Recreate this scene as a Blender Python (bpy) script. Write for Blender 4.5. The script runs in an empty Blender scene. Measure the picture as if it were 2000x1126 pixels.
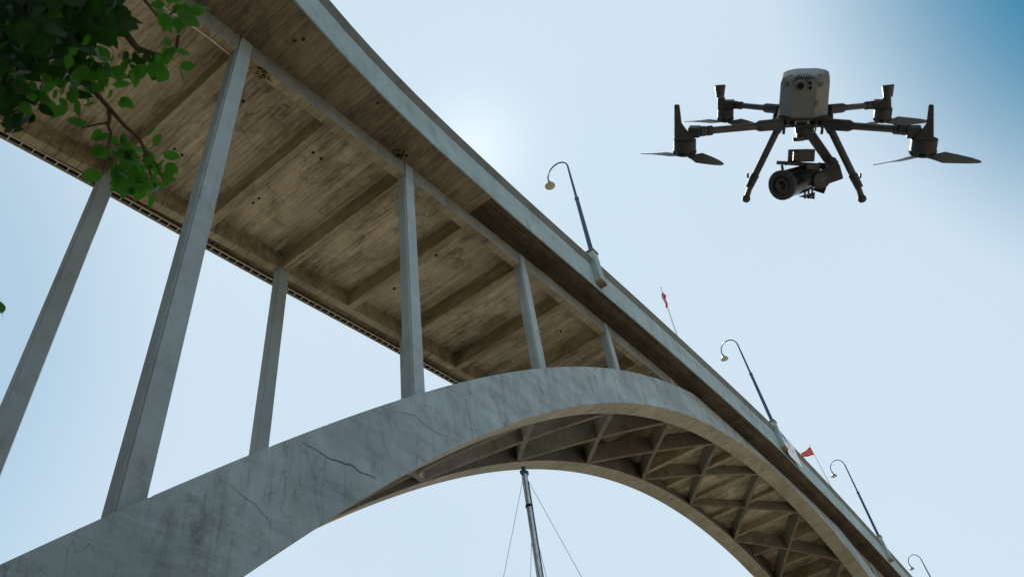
import bpy, math, random
import numpy as np
from mathutils import Vector, Matrix
random.seed(7)
S = bpy.context.scene
col = S.collection
PI = math.pi

# ------------------------------------------------------------------ camera
CAM = Vector((0.0, -9.3917, 0.0))
RIGHT = Vector((0.60230505, -0.78876305, -0.12280665))
UP = Vector((-0.50532144, -0.49582848, 0.70626083))
FWD = Vector((0.61796348, 0.36332763, 0.69721888))
FPX = 1483.91
cd = bpy.data.cameras.new('camera'); cam = bpy.data.objects.new('camera', cd); col.objects.link(cam)
cam.matrix_world = Matrix(((RIGHT.x, UP.x, -FWD.x, CAM.x), (RIGHT.y, UP.y, -FWD.y, CAM.y), (RIGHT.z, UP.z, -FWD.z, CAM.z), (0, 0, 0, 1)))
cd.sensor_width = 36; cd.lens = 36 * FPX / 2000; cd.clip_start = .05; cd.clip_end = 8000
cd.dof.use_dof = True; cd.dof.focus_distance = 9.0; cd.dof.aperture_fstop = 8.0
S.camera = cam

# ------------------------------------------------------------------ sky and sun
SUN_DIR = Vector((0.4858, 0.3064, 0.8186)).normalized()
SUN_EL = math.asin(SUN_DIR.z); SUN_AZ = math.atan2(SUN_DIR.x, SUN_DIR.y)
w = bpy.data.worlds.new('World'); S.world = w; w.use_nodes = True
nt = w.node_tree; nt.nodes.clear()
def N(nt, t, **k):
    n = nt.nodes.new(t)
    for a, b in k.items():
        if a == 'inp':
            for i, v in b.items(): n.inputs[i].default_value = v
        else: setattr(n, a, b)
    return n
out = N(nt, 'ShaderNodeOutputWorld')
sky = N(nt, 'ShaderNodeTexSky', sky_type='NISHITA', sun_disc=False, sun_elevation=SUN_EL, sun_rotation=SUN_AZ, air_density=1.0, dust_density=.6, ozone_density=3.0, altitude=0)
bg = N(nt, 'ShaderNodeBackground', inp={'Strength': 0.078}); tint = N(nt, 'ShaderNodeMix', data_type='RGBA', blend_type='MULTIPLY', inp={0: 1.0, 7: (.36, 1.0, 1.02, 1)})
nt.links.new(sky.outputs[0], tint.inputs[6]); nt.links.new(tint.outputs[2], bg.inputs[0])
# thin high haze: pale veil over the blue, thinner towards the clear side of the sky
haze = N(nt, 'ShaderNodeBackground', inp={'Color': (.605, .73, .835, 1), 'Strength': .76})
tc = N(nt, 'ShaderNodeTexCoord')
dt = N(nt, 'ShaderNodeVectorMath', operation='DOT_PRODUCT')
clear = (FWD * FPX + RIGHT * 1700 + UP * 1063).normalized()
dt.inputs[1].default_value = clear
nt.links.new(tc.outputs['Generated'], dt.inputs[0])
mr = N(nt, 'ShaderNodeMapRange', interpolation_type='SMOOTHSTEP', inp={'From Min': .868, 'From Max': .985, 'To Min': 0.0, 'To Max': 1.0})
nt.links.new(dt.outputs['Value'], mr.inputs['Value'])
dl = N(nt, 'ShaderNodeVectorMath', operation='DOT_PRODUCT'); dl.inputs[1].default_value = (FWD * FPX - RIGHT * 1900 - UP * 87).normalized()
nt.links.new(tc.outputs['Generated'], dl.inputs[0])
ml = N(nt, 'ShaderNodeMapRange', interpolation_type='SMOOTHSTEP', inp={'From Min': .86, 'From Max': .985, 'To Min': .97, 'To Max': .55})
nt.links.new(dl.outputs['Value'], ml.inputs['Value'])
no = N(nt, 'ShaderNodeTexNoise', inp={'Scale': 2.2, 'Detail': 5.0}); nt.links.new(tc.outputs['Generated'], no.inputs['Vector'])
mn = N(nt, 'ShaderNodeMapRange', inp={'From Min': .3, 'From Max': .7, 'To Min': .97, 'To Max': 1.03}); nt.links.new(no.outputs['Fac'], mn.inputs['Value'])
m1 = N(nt, 'ShaderNodeMath', operation='MULTIPLY'); m2 = N(nt, 'ShaderNodeMath', operation='MULTIPLY')
m1.inputs[1].default_value = 1.0; nt.links.new(ml.outputs[0], m1.inputs[0]); nt.links.new(m1.outputs[0], m2.inputs[0]); nt.links.new(mn.outputs[0], m2.inputs[1])
mx = N(nt, 'ShaderNodeMixShader'); nt.links.new(m2.outputs[0], mx.inputs[0]); nt.links.new(bg.outputs[0], mx.inputs[1]); nt.links.new(haze.outputs[0], mx.inputs[2])
deep = N(nt, 'ShaderNodeBackground', inp={'Color': (.0, .19, .35, 1), 'Strength': .78})
mxd = N(nt, 'ShaderNodeMixShader'); nt.links.new(mr.outputs[0], mxd.inputs[0]); nt.links.new(mx.outputs[0], mxd.inputs[1]); nt.links.new(deep.outputs[0], mxd.inputs[2])
# aureole round the sun
da = N(nt, 'ShaderNodeVectorMath', operation='DOT_PRODUCT'); da.inputs[1].default_value = SUN_DIR
nt.links.new(tc.outputs['Generated'], da.inputs[0])
pw = N(nt, 'ShaderNodeMath', operation='POWER', inp={1: 500.0}); mxx = N(nt, 'ShaderNodeMath', operation='MAXIMUM', inp={1: 0.0})
nt.links.new(da.outputs['Value'], mxx.inputs[0]); nt.links.new(mxx.outputs[0], pw.inputs[0])
sc = N(nt, 'ShaderNodeMath', operation='MULTIPLY', inp={1: .13}); nt.links.new(pw.outputs[0], sc.inputs[0])
au = N(nt, 'ShaderNodeBackground', inp={'Color': (1, .90, .76, 1)}); nt.links.new(sc.outputs[0], au.inputs['Strength'])
ad = N(nt, 'ShaderNodeAddShader'); nt.links.new(mxd.outputs[0], ad.inputs[0]); nt.links.new(au.outputs[0], ad.inputs[1])
nt.links.new(ad.outputs[0], out.inputs[0])
sl = bpy.data.lights.new('sun', 'SUN'); sl.energy = 4.0; sl.angle = math.radians(.53); sl.color = (1, .95, .86)
so = bpy.data.objects.new('sun', sl); col.objects.link(so)
so.rotation_euler = (-SUN_DIR).to_track_quat('-Z', 'Y').to_euler(); so.location = (40, 40, 80)
S.view_settings.view_transform = 'Standard'; S.view_settings.look = 'None'; S.view_settings.exposure = 0.5; S.view_settings.gamma = 1
S.cycles.max_bounces = 8; S.cycles.diffuse_bounces = 4

# ------------------------------------------------------------------ helpers
def ray(u, v): return (FWD * FPX + RIGHT * (u - 1000) - UP * (v - 563)).normalized()
def at(u, v, dist): return CAM + ray(u, v) * dist
def link(o, parent=None):
    col.objects.link(o)
    if parent is not None: o.parent = parent
    return o
def tag(o, label=None, cat=None, group=None, kind=None):
    if label: o['label'] = label
    if cat: o['category'] = cat
    if group: o['group'] = group
    if kind: o['kind'] = kind
    return o
def empty(name, loc=(0, 0, 0), parent=None):
    o = bpy.data.objects.new(name, None); o.location = loc; o.empty_display_size = .2
    return link(o, parent)
class MB:
    def __init__(s): s.v = []; s.f = []
    def poly(s, vs, fs):
        b = len(s.v); s.v += [tuple(v) for v in vs]; s.f += [tuple(b + i for i in f) for f in fs]; return s
    def box(s, x0, x1, y0, y1, z0, z1, M=None):
        vs = [Vector((x, y, z)) for x in (x0, x1) for y in (y0, y1) for z in (z0, z1)]
        if M is not None: vs = [M @ v for v in vs]
        return s.poly(vs, [(0, 1, 3, 2), (4, 6, 7, 5), (0, 4, 5, 1), (2, 3, 7, 6), (0, 2, 6, 4), (1, 5, 7, 3)])
    def beam(s, a, b, w, h, up=Vector((0, 0, 1)), w2=None, h2=None):
        a = Vector(a); b = Vector(b); d = (b - a).normalized(); r = d.cross(up).normalized(); u = r.cross(d)
        vs = []
        for p, ww, hh in ((a, w, h), (b, w2 or w, h2 or h)):
            for sx, sy in ((-1, -1), (1, -1), (1, 1), (-1, 1)): vs.append(p + r * sx * ww / 2 + u * sy * hh / 2)
        return s.poly(vs, [(0, 1, 2, 3), (7, 6, 5, 4), (0, 4, 5, 1), (1, 5, 6, 2), (2, 6, 7, 3), (3, 7, 4, 0)])
    def tube(s, pts, rad, n=8, cap=True):
        pts = [Vector(p) for p in pts]
        if not hasattr(rad, '__len__'): rad = [rad] * len(pts)
        b = len(s.v); ref = None
        for i, p in enumerate(pts):
            d = (pts[min(i + 1, len(pts) - 1)] - pts[max(i - 1, 0)]).normalized()
            if ref is None:
                ref = d.cross(Vector((0, 0, 1)))
                if ref.length < 1e-3: ref = d.cross(Vector((1, 0, 0)))
            ref = (ref - d * ref.dot(d)).normalized(); q = d.cross(ref)
            for k in range(n):
                a = 2 * PI * k / n; s.v.append(tuple(p + (ref * math.cos(a) + q * math.sin(a)) * rad[i]))
        for i in range(len(pts) - 1):
            for k in range(n):
                s.f.append((b + i * n + k, b + i * n + (k + 1) % n, b + (i + 1) * n + (k + 1) % n, b + (i + 1) * n + k))
        if cap:
            s.f.append(tuple(b + k for k in range(n))[::-1]); s.f.append(tuple(b + (len(pts) - 1) * n + k for k in range(n)))
        return s
    def sweep(s, secs, cap=True):
        n = len(secs[0]); b = len(s.v)
        for sec in secs: s.v += [tuple(p) for p in sec]
        for i in range(len(secs) - 1):
            for k in range(n):
                s.f.append((b + i * n + k, b + i * n + (k + 1) % n, b + (i + 1) * n + (k + 1) % n, b + (i + 1) * n + k))
        if cap:
            s.f.append(tuple(b + k for k in range(n))[::-1]); s.f.append(tuple(b + (len(secs) - 1) * n + k for k in range(n)))
        return s
    def mesh(s, name, mat, smooth=False, bevel=0):
        import bmesh
        me = bpy.data.meshes.new(name); me.from_pydata(s.v, [], s.f)
        bm = bmesh.new(); bm.from_mesh(me)
        if bevel:
            bmesh.ops.bevel(bm, geom=[e for e in bm.edges if len(e.link_faces) == 2 and e.calc_face_angle(0) > .5], offset=bevel, segments=1, affect='EDGES')
        bmesh.ops.recalc_face_normals(bm, faces=bm.faces); bm.to_mesh(me); bm.free()
        me.materials.append(mat)
        if smooth:
            me.polygons.foreach_set('use_smooth', [True] * len(me.polygons))
            if hasattr(me, 'set_sharp_from_angle'): me.set_sharp_from_angle(angle=math.radians(40))
        return me
    def build(s, name, mat, parent=None, smooth=False, bevel=0):
        return link(bpy.data.objects.new(name, s.mesh(name, mat, smooth, bevel)), parent)

# ------------------------------------------------------------------ materials
def newmat(name):
    m = bpy.data.materials.new(name); m.use_nodes = True; nt = m.node_tree; nt.nodes.clear()
    o = N(nt, 'ShaderNodeOutputMaterial'); b = N(nt, 'ShaderNodeBsdfPrincipled'); nt.links.new(b.outputs[0], o.inputs[0])
    return m, nt, b
def ramp(nt, src, stops):
    r = N(nt, 'ShaderNodeValToRGB'); e = r.color_ramp.elements
    while len(e) < len(stops): e.new(.5)
    for i, (p, c) in enumerate(stops): e[i].position = p; e[i].color = (*c, 1) if len(c) == 3 else c
    nt.links.new(src, r.inputs[0]); return r
def pos(nt, scale=(1, 1, 1), off=(0, 0, 0)):
    g = N(nt, 'ShaderNodeNewGeometry'); mp = N(nt, 'ShaderNodeMapping', inp={'Scale': scale, 'Location': off})
    nt.links.new(g.outputs['Position'], mp.inputs['Vector']); return mp.outputs[0]
def noise(nt, vec, scale, detail=6, rough=.6, dist=0):
    n = N(nt, 'ShaderNodeTexNoise', inp={'Scale': scale, 'Detail': float(detail), 'Roughness': rough, 'Distortion': float(dist)}); nt.links.new(vec, n.inputs['Vector']); return n.outputs['Fac']
def mixc(nt, fac, a, b, mode='MIX'):
    n = N(nt, 'ShaderNodeMix', data_type='RGBA', blend_type=mode)
    for k, s in ((6, a), (7, b)):
        if isinstance(s, tuple): n.inputs[k].default_value = (*s, 1)
        else: nt.links.new(s, n.inputs[k])
    if isinstance(fac, float): n.inputs[0].default_value = fac
    else: nt.links.new(fac, n.inputs[0])
    return n.outputs[2]
def rng(nt, src, a, b, c=0., d=1.):
    n = N(nt, 'ShaderNodeMapRange', inp={'From Min': a, 'From Max': b, 'To Min': c, 'To Max': d}); nt.links.new(src, n.inputs['Value']); return n.outputs[0]
def bump(nt, bsdf, h, dist=.02, strength=.6):
    n = N(nt, 'ShaderNodeBump', inp={'Strength': strength, 'Distance': dist}); nt.links.new(h, n.inputs['Height']); nt.links.new(n.outputs[0], bsdf.inputs['Normal'])
def level(nt, src, lv, wd):   # thin line where src crosses lv
    a = N(nt, 'ShaderNodeMath', operation='SUBTRACT', inp={1: lv}); nt.links.new(src, a.inputs[0])
    b = N(nt, 'ShaderNodeMath', operation='ABSOLUTE'); nt.links.new(a.outputs[0], b.inputs[0])
    return rng(nt, b.outputs[0], 0., wd, 1., 0.)
def mul(nt, a, b, op='MULTIPLY'):
    m = N(nt, 'ShaderNodeMath', operation=op)
    for i, s in ((0, a), (1, b)):
        if isinstance(s, float): m.inputs[i].default_value = s
        else: nt.links.new(s, m.inputs[i])
    return m.outputs[0]

def concrete_board(name, dark, mid, light, axis, bw=.14, stain=1.0, lng=.13, tv=(.86, 1.1)):
    """board-marked concrete: boards run along axis ('x' or 'y')"""
    m, nt, b = newmat(name)
    sc = (1, lng, 1) if axis == 'y' else (lng, 1, 1)
    fine = noise(nt, pos(nt, tuple(s * 1 for s in sc)), 16, 8, .7)
    streak = noise(nt, pos(nt, sc, (3, 5, 1)), 4.5, 5, .6)
    warp = noise(nt, pos(nt), .9, 4, .55)
    big = noise(nt, pos(nt, (1, .7, 1), (11, 2, 0)), .55, 6, .62, .6)
    blot = noise(nt, pos(nt, (1, 1, 1), (0, 7, 3)), 2.6, 10, .78, .2)
    f = mul(nt, mul(nt, fine, .28), mul(nt, streak, .30), 'ADD')
    f = mul(nt, f, mul(nt, big, .38), 'ADD')
    f = mul(nt, f, mul(nt, blot, .26), 'ADD')
    gr = noise(nt, pos(nt, (1, .10, 1) if axis == 'y' else (.10, 1, 1), (4, 1, 7)), 30, 4, .8); f = mul(nt, f, mul(nt, gr, .12), 'ADD')
    r = ramp(nt, rng(nt, f, .51, .75), [(0, dark), (.42, mid), (1, light)])
    # board joints
    g = N(nt, 'ShaderNodeNewGeometry'); sx = N(nt, 'ShaderNodeSeparateXYZ'); nt.links.new(g.outputs['Position'], sx.inputs[0])
    c = mul(nt, sx.outputs['X' if axis == 'y' else 'Y'], 1 / bw)
    wob = mul(nt, noise(nt, pos(nt, sc), 3, 2), .25); c = mul(nt, c, wob, 'ADD')
    fr = N(nt, 'ShaderNodeMath', operation='FRACT'); nt.links.new(c, fr.inputs[0])
    joint = level(nt, fr.outputs[0], .5, .07)
    jm = mul(nt, joint, rng(nt, noise(nt, pos(nt, sc, (9, 9, 9)), 2.2, 3), .42, .62))
    fl = N(nt, 'ShaderNodeMath', operation='FLOOR'); nt.links.new(c, fl.inputs[0])
    wn = N(nt, 'ShaderNodeTexWhiteNoise', noise_dimensions='1D'); nt.links.new(fl.outputs[0], wn.inputs['W'])
    tone = rng(nt, wn.outputs['Value'], 0, 1, *tv)
    colr = mixc(nt, 1.0, r.outputs[0], (1, 1, 1), 'MULTIPLY')
    tn = N(nt, 'ShaderNodeVectorMath', operation='SCALE'); nt.links.new(colr, tn.inputs[0]); nt.links.new(tone, tn.inputs['Scale'])
    colr = mixc(nt, mul(nt, jm, .8), tn.outputs[0], tuple(x * .3 for x in dark))
    # tide lines of old damp stains
    st = noise(nt, pos(nt, (.8, .55, 1), (2, 0, 0)), .8, 4, .45, .1)
    edge = level(nt, st, .52, .011); inside = rng(nt, st, .515, .535)
    edge = mul(nt, edge, rng(nt, noise(nt, pos(nt, off=(31, 4, 0)), 1.3, 3), .45, .62))
    colr = mixc(nt, mul(nt, edge, .55 * stain), colr, tuple(x * .45 for x in dark))
    colr = mixc(nt, mul(nt, inside, .30 * stain), colr, light)
    nt.links.new(colr, b.inputs['Base Color']); b.inputs['Roughness'].default_value = .93
    b.inputs['Specular IOR Level'].default_value = .15
    h = mul(nt, mul(nt, fine, .5), mul(nt, joint, -.6), 'ADD'); bump(nt, b, mul(nt, h, mul(nt, wn.outputs['Value'], .5), 'ADD'), .02, .8)
    return m

def concrete_smooth(name, base, warm, darkc, crack=.6, stain=.5, vertical=True):
    m, nt, b = newmat(name)
    n1 = noise(nt, pos(nt), 1.1, 9, .66, .3); n2 = noise(nt, pos(nt, (1, 1, .25), (4, 4, 4)), 2.4, 7, .65); n3 = noise(nt, pos(nt), 22, 6, .75)
    f = mul(nt, mul(nt, n1, .5), mul(nt, n2, .35), 'ADD'); f = mul(nt, f, mul(nt, n3, .25), 'ADD')
    r = ramp(nt, rng(nt, f, .36, .76), [(0, darkc), (.4, tuple((a + c) / 2 for a, c in zip(base, warm))), (.62, base), (1, tuple(min(1, x * 1.18) for x in base))])
    c = r.outputs[0]
    warp = noise(nt, pos(nt, (1.0, 1, .42), (7, 1, 2)), .85, 7, .62, .5)
    line = level(nt, warp, .5, .006); mask = rng(nt, noise(nt, pos(nt, off=(1, 8, 5)), .55, 3), .48, .6)
    soft = level(nt, warp, .5, .05)
    lm_ = mul(nt, line, mask)
    c = mixc(nt, mul(nt, lm_, crack), c, tuple(x * .25 for x in darkc))
    c = mixc(nt, mul(nt, mul(nt, soft, mask), crack * .35), c, tuple(x * .7 for x in darkc))
    s2 = rng(nt, noise(nt, pos(nt, (1.2, 1.2, .5), (17, 3, 8)), 1.3, 8, .7, .8), .56, .74)
    c = mixc(nt, mul(nt, s2, stain), c, darkc)
    s3 = rng(nt, noise(nt, pos(nt, (.35, .35, .5), (2, 9, 4)), .9, 5, .6, .3), .44, .64); c = mixc(nt, mul(nt, s3, stain * .75), c, tuple((x * .6 + y_ * .4) for x, y_ in zip(darkc, base)))
    s4 = rng(nt, noise(nt, pos(nt, (2.2, 2.2, .12), (6, 2, 4)), 2.0, 6, .7, .2), .56, .72); c = mixc(nt, mul(nt, s4, stain * .6), c, darkc)
    s5 = rng(nt, noise(nt, pos(nt, (.22, .3, 1.5), (1, 2, 14)), 1.6, 7, .68, .5), .50, .72); c = mixc(nt, mul(nt, s5, stain * .5), c, tuple(x * .85 for x in darkc))
    pit = rng(nt, noise(nt, pos(nt, off=(5, 5, 5)), 14, 2, .5), .73, .80)
    c = mixc(nt, mul(nt, pit, .5), c, tuple(x * .35 for x in darkc))
    nt.links.new(c, b.inputs['Base Color']); b.inputs['Roughness'].default_value = .9; b.inputs['Specular IOR Level'].default_value = .2
    bump(nt, b, mul(nt, mul(nt, n3, .6), mul(nt, lm_, -1.0), 'ADD'), .015, .7)
    return m
def simple(name, colr, rough=.5, metal=0, var=.15, scale=8, spec=.5):
    m, nt, b = newmat(name)
    n = noise(nt, pos(nt), scale, 5, .6)
    r = ramp(nt, n, [(.3, tuple(x * (1 - var) for x in colr)), (.7, tuple(min(1, x * (1 + var)) for x in colr))])
    nt.links.new(r.outputs[0], b.inputs['Base Color']); b.inputs['Roughness'].default_value = rough; b.inputs['Metallic'].default_value = metal
    b.inputs['Specular IOR Level'].default_value = spec
    return m
M = {}
M['soffit'] = concrete_board('soffit_concrete', (.09, .067, .045), (.31, .245, .165), (.66, .55, .385), 'y', .16, 1.0)
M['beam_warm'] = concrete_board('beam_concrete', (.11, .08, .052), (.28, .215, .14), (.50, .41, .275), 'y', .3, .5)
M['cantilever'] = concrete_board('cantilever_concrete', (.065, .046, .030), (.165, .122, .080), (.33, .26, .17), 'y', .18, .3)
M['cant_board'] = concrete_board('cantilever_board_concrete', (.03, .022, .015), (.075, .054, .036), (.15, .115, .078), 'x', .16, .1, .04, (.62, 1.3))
M['rib'] = concrete_smooth('rib_concrete', (.43, .50, .52), (.35, .385, .38), (.13, .14, .15), .0, .8)
M['rib_shaded'] = concrete_smooth('rib_shaded_concrete', (.15, .13, .118), (.125, .105, .09), (.06, .05, .043), .0, .7)  # dark copy of the rib concrete: inner-face shade put into the colour
M['fascia'] = concrete_smooth('fascia_concrete', (.39, .475, .49), (.35, .39, .37), (.18, .20, .185), .0, .55)
M['lip'] = concrete_smooth('coping_concrete', (.20, .205, .185), (.18, .17, .14), (.11, .10, .08), .2, .5)
M['column'] = concrete_smooth('column_concrete', (.42, .48, .505), (.385, .405, .385), (.25, .25, .23), .0, .45)
M['beamface'] = concrete_smooth('beam_face_concrete', (.32, .335, .305), (.265, .24, .19), (.13, .10, .07), .2, .6)
M['brace'] = concrete_smooth('brace_concrete', (.48, .42, .325), (.38, .32, .23), (.18, .145, .105), .0, .6)
M['crack'] = simple('crack_grime', (.135, .14, .15), .95, 0, .3)
M['brace_shaded'] = concrete_smooth('shaded_brace_concrete', (.24, .21, .165), (.19, .16, .12), (.09, .075, .058), .0, .7)  # darker copy of the brace concrete, with the braces' shade in its colour
M['asphalt'] = simple('asphalt', (.05, .05, .05), .9)
M['cable_metal'] = simple('galvanised_tray', (.66, .54, .40), .6, .0)
M['lamp_blue'] = simple('blue_black_paint', (.008, .048, .095), .45)
M['lens_cream'] = simple('cream_lens', (.72, .58, .36), .4)
M['near_black'] = simple('dark_hole', (.012, .010, .008), .9)
M['straw'] = simple('straw', (.42, .32, .14), .9, 0, .4, 30)
M['white_wire'] = simple('pale_wire', (.75, .66, .50), .6)
M['red_cloth'] = simple('red_cloth', (.62, .045, .03), .8)
def cloth(name, c):
    m, nt, b = newmat(name); o = [n for n in nt.nodes if n.type == 'OUTPUT_MATERIAL'][0]
    b.inputs['Base Color'].default_value = (*c, 1); b.inputs['Roughness'].default_value = .85
    r_ = ramp(nt, noise(nt, pos(nt), 5, 4), [(.3, tuple(x * .85 for x in c)), (.7, c)]); nt.links.new(r_.outputs[0], b.inputs['Base Color'])
    t = N(nt, 'ShaderNodeBsdfTranslucent'); nt.links.new(r_.outputs[0], t.inputs[0]); x_ = N(nt, 'ShaderNodeMixShader', inp={0: .5}); nt.links.new(b.outputs[0], x_.inputs[1]); nt.links.new(t.outputs[0], x_.inputs[2]); nt.links.new(x_.outputs[0], o.inputs[0]); return m
M['red_cloth'] = cloth('red_cloth', (.85, .09, .04)); M['flag_white'] = cloth('flag_white', (.85, .82, .8))
M['white_cloth'] = simple('white_cloth', (.86, .85, .86), .8, 0, .05)
M['blue_cloth'] = simple('blue_cloth', (.02, .03, .12), .8)
M['logo_blue'] = simple('printed_blue', (.06, .25, .55), .7)
M['pole_white'] = simple('pole_white', (.72, .70, .68), .5)
M['spray_red'] = simple('spray_paint_red', (.42, .20, .20), .8)
M['spray_blue'] = simple('spray_paint_blue', (.10, .22, .30), .8)
M['alu'] = simple('mast_aluminium', (.50, .54, .56), .38, .75, .25, 3)
M['rope'] = simple('wire_rope', (.20, .22, .24), .5, .5)
M['hull_white'] = simple('gelcoat_white', (.78, .78, .76), .25)
M['teak'] = simple('teak_deck', (.30, .18, .09), .7)
M['drone_dark'] = simple('drone_black_plastic', (.062, .062, .066), .6, 0, .2, 60)
M['drone_tube'] = simple('carbon_tube', (.085, .082, .080), .5, 0, .15, 50)
M['drone_grey'] = simple('drone_grey_shell', (.29, .295, .31), .42, 0, .06, 40)
M['drone_black'] = simple('drone_gloss_black', (.008, .008, .009), .15)
M['silver'] = simple('bolt_silver', (.7, .7, .7), .3, .9)
M['blade'] = simple('blade_grey', (.16, .165, .175), .45)
M['bark'] = simple('bark', (.075, .045, .030), .9, 0, .4, 20)
def leafmat(name, c, trans):
    m, nt, b = newmat(name)
    o = [n for n in nt.nodes if n.type == 'OUTPUT_MATERIAL'][0]
    oi = N(nt, 'ShaderNodeObjectInfo')
    n = noise(nt, pos(nt), 30, 4, .6)
    f = mul(nt, mul(nt, n, .5), mul(nt, oi.outputs['Random'], .5), 'ADD')
    r = ramp(nt, f, [(.15, tuple(x * .55 for x in c)), (.5, c), (.85, (c[0] * 1.7, c[1] * 1.35, c[2] * 1.2))])
    nt.links.new(r.outputs[0], b.inputs['Base Color']); b.inputs['Roughness'].default_value = .5; b.inputs['Specular IOR Level'].default_value = .3
    t = N(nt, 'ShaderNodeBsdfTranslucent'); t.inputs[0].default_value = (*trans, 1)
    mxs = N(nt, 'ShaderNodeMixShader', inp={0: .38}); nt.links.new(b.outputs[0], mxs.inputs[1]); nt.links.new(t.outputs[0], mxs.inputs[2])
    nt.links.new(mxs.outputs[0], o.inputs[0]); return m
M['leaf'] = leafmat('leaf_green', (.028, .090, .012), (.10, .34, .022))
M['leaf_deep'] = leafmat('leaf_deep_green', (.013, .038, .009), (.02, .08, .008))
# ground / water
def groundmat():
    m, nt, b = newmat('gravel_quay'); n = noise(nt, pos(nt), .4, 8); n2 = noise(nt, pos(nt), 18, 4)
    r = ramp(nt, mul(nt, mul(nt, n, .6), mul(nt, n2, .4), 'ADD'), [(.3, (.20, .175, .14)), (.7, (.32, .28, .225))])
    nt.links.new(r.outputs[0], b.inputs['Base Color']); b.inputs['Roughness'].default_value = .95; bump(nt, b, n2, .03, .5); return m
def watermat():
    m, nt, b = newmat('shallow_water'); n = noise(nt, pos(nt), .25, 6)
    r = ramp(nt, n, [(.3, (.06, .068, .058)), (.7, (.11, .11, .085))]); nt.links.new(r.outputs[0], b.inputs['Base Color'])
    b.inputs['Roughness'].default_value = .12; bump(nt, b, noise(nt, pos(nt), 1.6, 5), .15, .5); return m
M['ground'] = groundmat(); M['water'] = watermat()

# ------------------------------------------------------------------ setting
GZ = -1.6
o = MB().box(-3000, 6.0, -3000, 3000, GZ - .5, GZ).build('ground', M['ground']); tag(o, kind='structure')
o = MB().box(6.004, 3000, -3000, -6.0, GZ - .5, GZ - .004).build('quay', M['ground']); tag(o, kind='structure')
o = MB().poly([(6, -6, GZ - .6), (3000, -6, GZ - .6), (3000, 3000, GZ - .6), (6, 3000, GZ - .6)], [(0, 1, 2, 3)]).build('water', M['water']); tag(o, kind='structure')

hp = MB(); NX, NY = 14, 40
for i in range(NX + 1):
    for j in range(NY + 1):
        x = -12 - i * 4.5; y = -150 + j * 7.5; t = min(1, i / 5)
        hp.v.append((x, y, GZ + .02 + (t * t * (3 - 2 * t)) * (30 + 7 * math.sin(y * .05 + 1) + 3 * math.sin(y * .17)) - (0 if i else .3)))
for i in range(NX):
    for j in range(NY): a = i * (NY + 1) + j; hp.f.append((a, a + 1, a + NY + 2, a + NY + 1))
M['hill'] = simple('hillside_scrub', (.05, .07, .03), .95, 0, .5, .6)
o = hp.build('blocker_hill', M['hill'], None, True); tag(o, kind='structure')  # unseen hill, added to block low sky and darken the landward faces

# ------------------------------------------------------------------ bridge profile
W = 6.0; D = 6.1304; X1 = 4.7933; HB = .6353; Z0 = 21.1902; B2 = .0019; XC = 42.7092
RW = .9278; RO = -.1983; HS = .75; BW = .2878; BX = .4013; BY = .3176
def zd(x):
    u = abs(x - XC); 
    return Z0 - ZB * u * u if u < 52 else Z0 - ZB * 52 * 52 - ZB * 104 * (u - 52)
ZB = (Z0 - 18.4430730) / (X1 - XC) ** 2
def ze(x): q = x - XC; return 23.1551 - EB * q * q - .0078e-4 * q ** 4 - .0666e-3 * q ** 3
def zi(x): q = x - XC; return 21.4103 - IB * q * q - .0125e-4 * q ** 4 - .0565e-3 * q ** 3
def _solve(zt, top, c4, c3): q = X1 - XC; return (top - c4 * q ** 4 - c3 * q ** 3 - zt) / q ** 2
EB = _solve(5.782098, 23.1551, .0078e-4, .0666e-3); IB = _solve(3.473267, 21.4103, .0125e-4, .0565e-3)
fx = np.arange(-40, 140, .25)
fy = np.interp(fx, [-40, -10, 0, 3, 4.93, 6.3, 7.0, 8.8, 9.2, 11.5, 13.3, 16, 20, 30, 40, 52, 63, 140], [-5, -3.4, -2.45, -2.05, -1.76, -1.53, -1.43, -1.27, -1.22, -1.12, -1.07, -1.02, -1.02, -1.08, -1.19, -1.11, -1.04, -1.05])
k = np.exp(-.5 * (np.arange(-12, 13) / 4.) ** 2); k /= k.sum(); fys = np.convolve(np.pad(fy, 12, 'edge'), k, 'valid')
def yn(x): return float(np.interp(x, fx, fys))
gy = np.interp(fx, [-40, 0, 2.2, 5, 7.7, 10.3, 12, 22, 26, 33, 140], [6.5, 6.66, 6.72, 6.81, 6.93, 7.01, 7.05, 7.06, 6.95, 6.42, 6.42]); gys = np.convolve(np.pad(gy, 12, 'edge'), k, 'valid')
def yf(x): return float(np.interp(x, fx, gys))
def ub(x): return max(zd(x), min(zi(x) + .30, zd(x) + HS - .22))
def hit(u, v, fn):
    r = ray(u, v); t = 5.
    prev = None
    while t < 200:
        p = CAM + r * t; s = p.z - fn(p.x)
        if prev is not None and prev < 0 <= s: return p
        prev = s; t += .02
    return CAM + r * 30

BR = empty('arch_bridge', (X1, 3, GZ))
tag(BR, 'weathered concrete open spandrel arch bridge with twin ribs and tall slender columns', 'bridge')
def part(mb, name, mat, parent=None, **k):
    o = mb.build(name, mat, None, **k); o.parent = parent or BR
    o.matrix_parent_inverse = Matrix.Translation(-Vector((X1, 3, GZ))) if (parent is None or parent is BR) else Matrix.Identity(4)
    return o
def sub(mb, name, mat, parent, **k):    # sub-part in world coordinates
    o = mb.build(name, mat, None, **k); o.parent = parent; return o
XA, XB = -22.0, 106.0
xs = list(np.arange(XA, XB + .01, 1.0))
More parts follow.
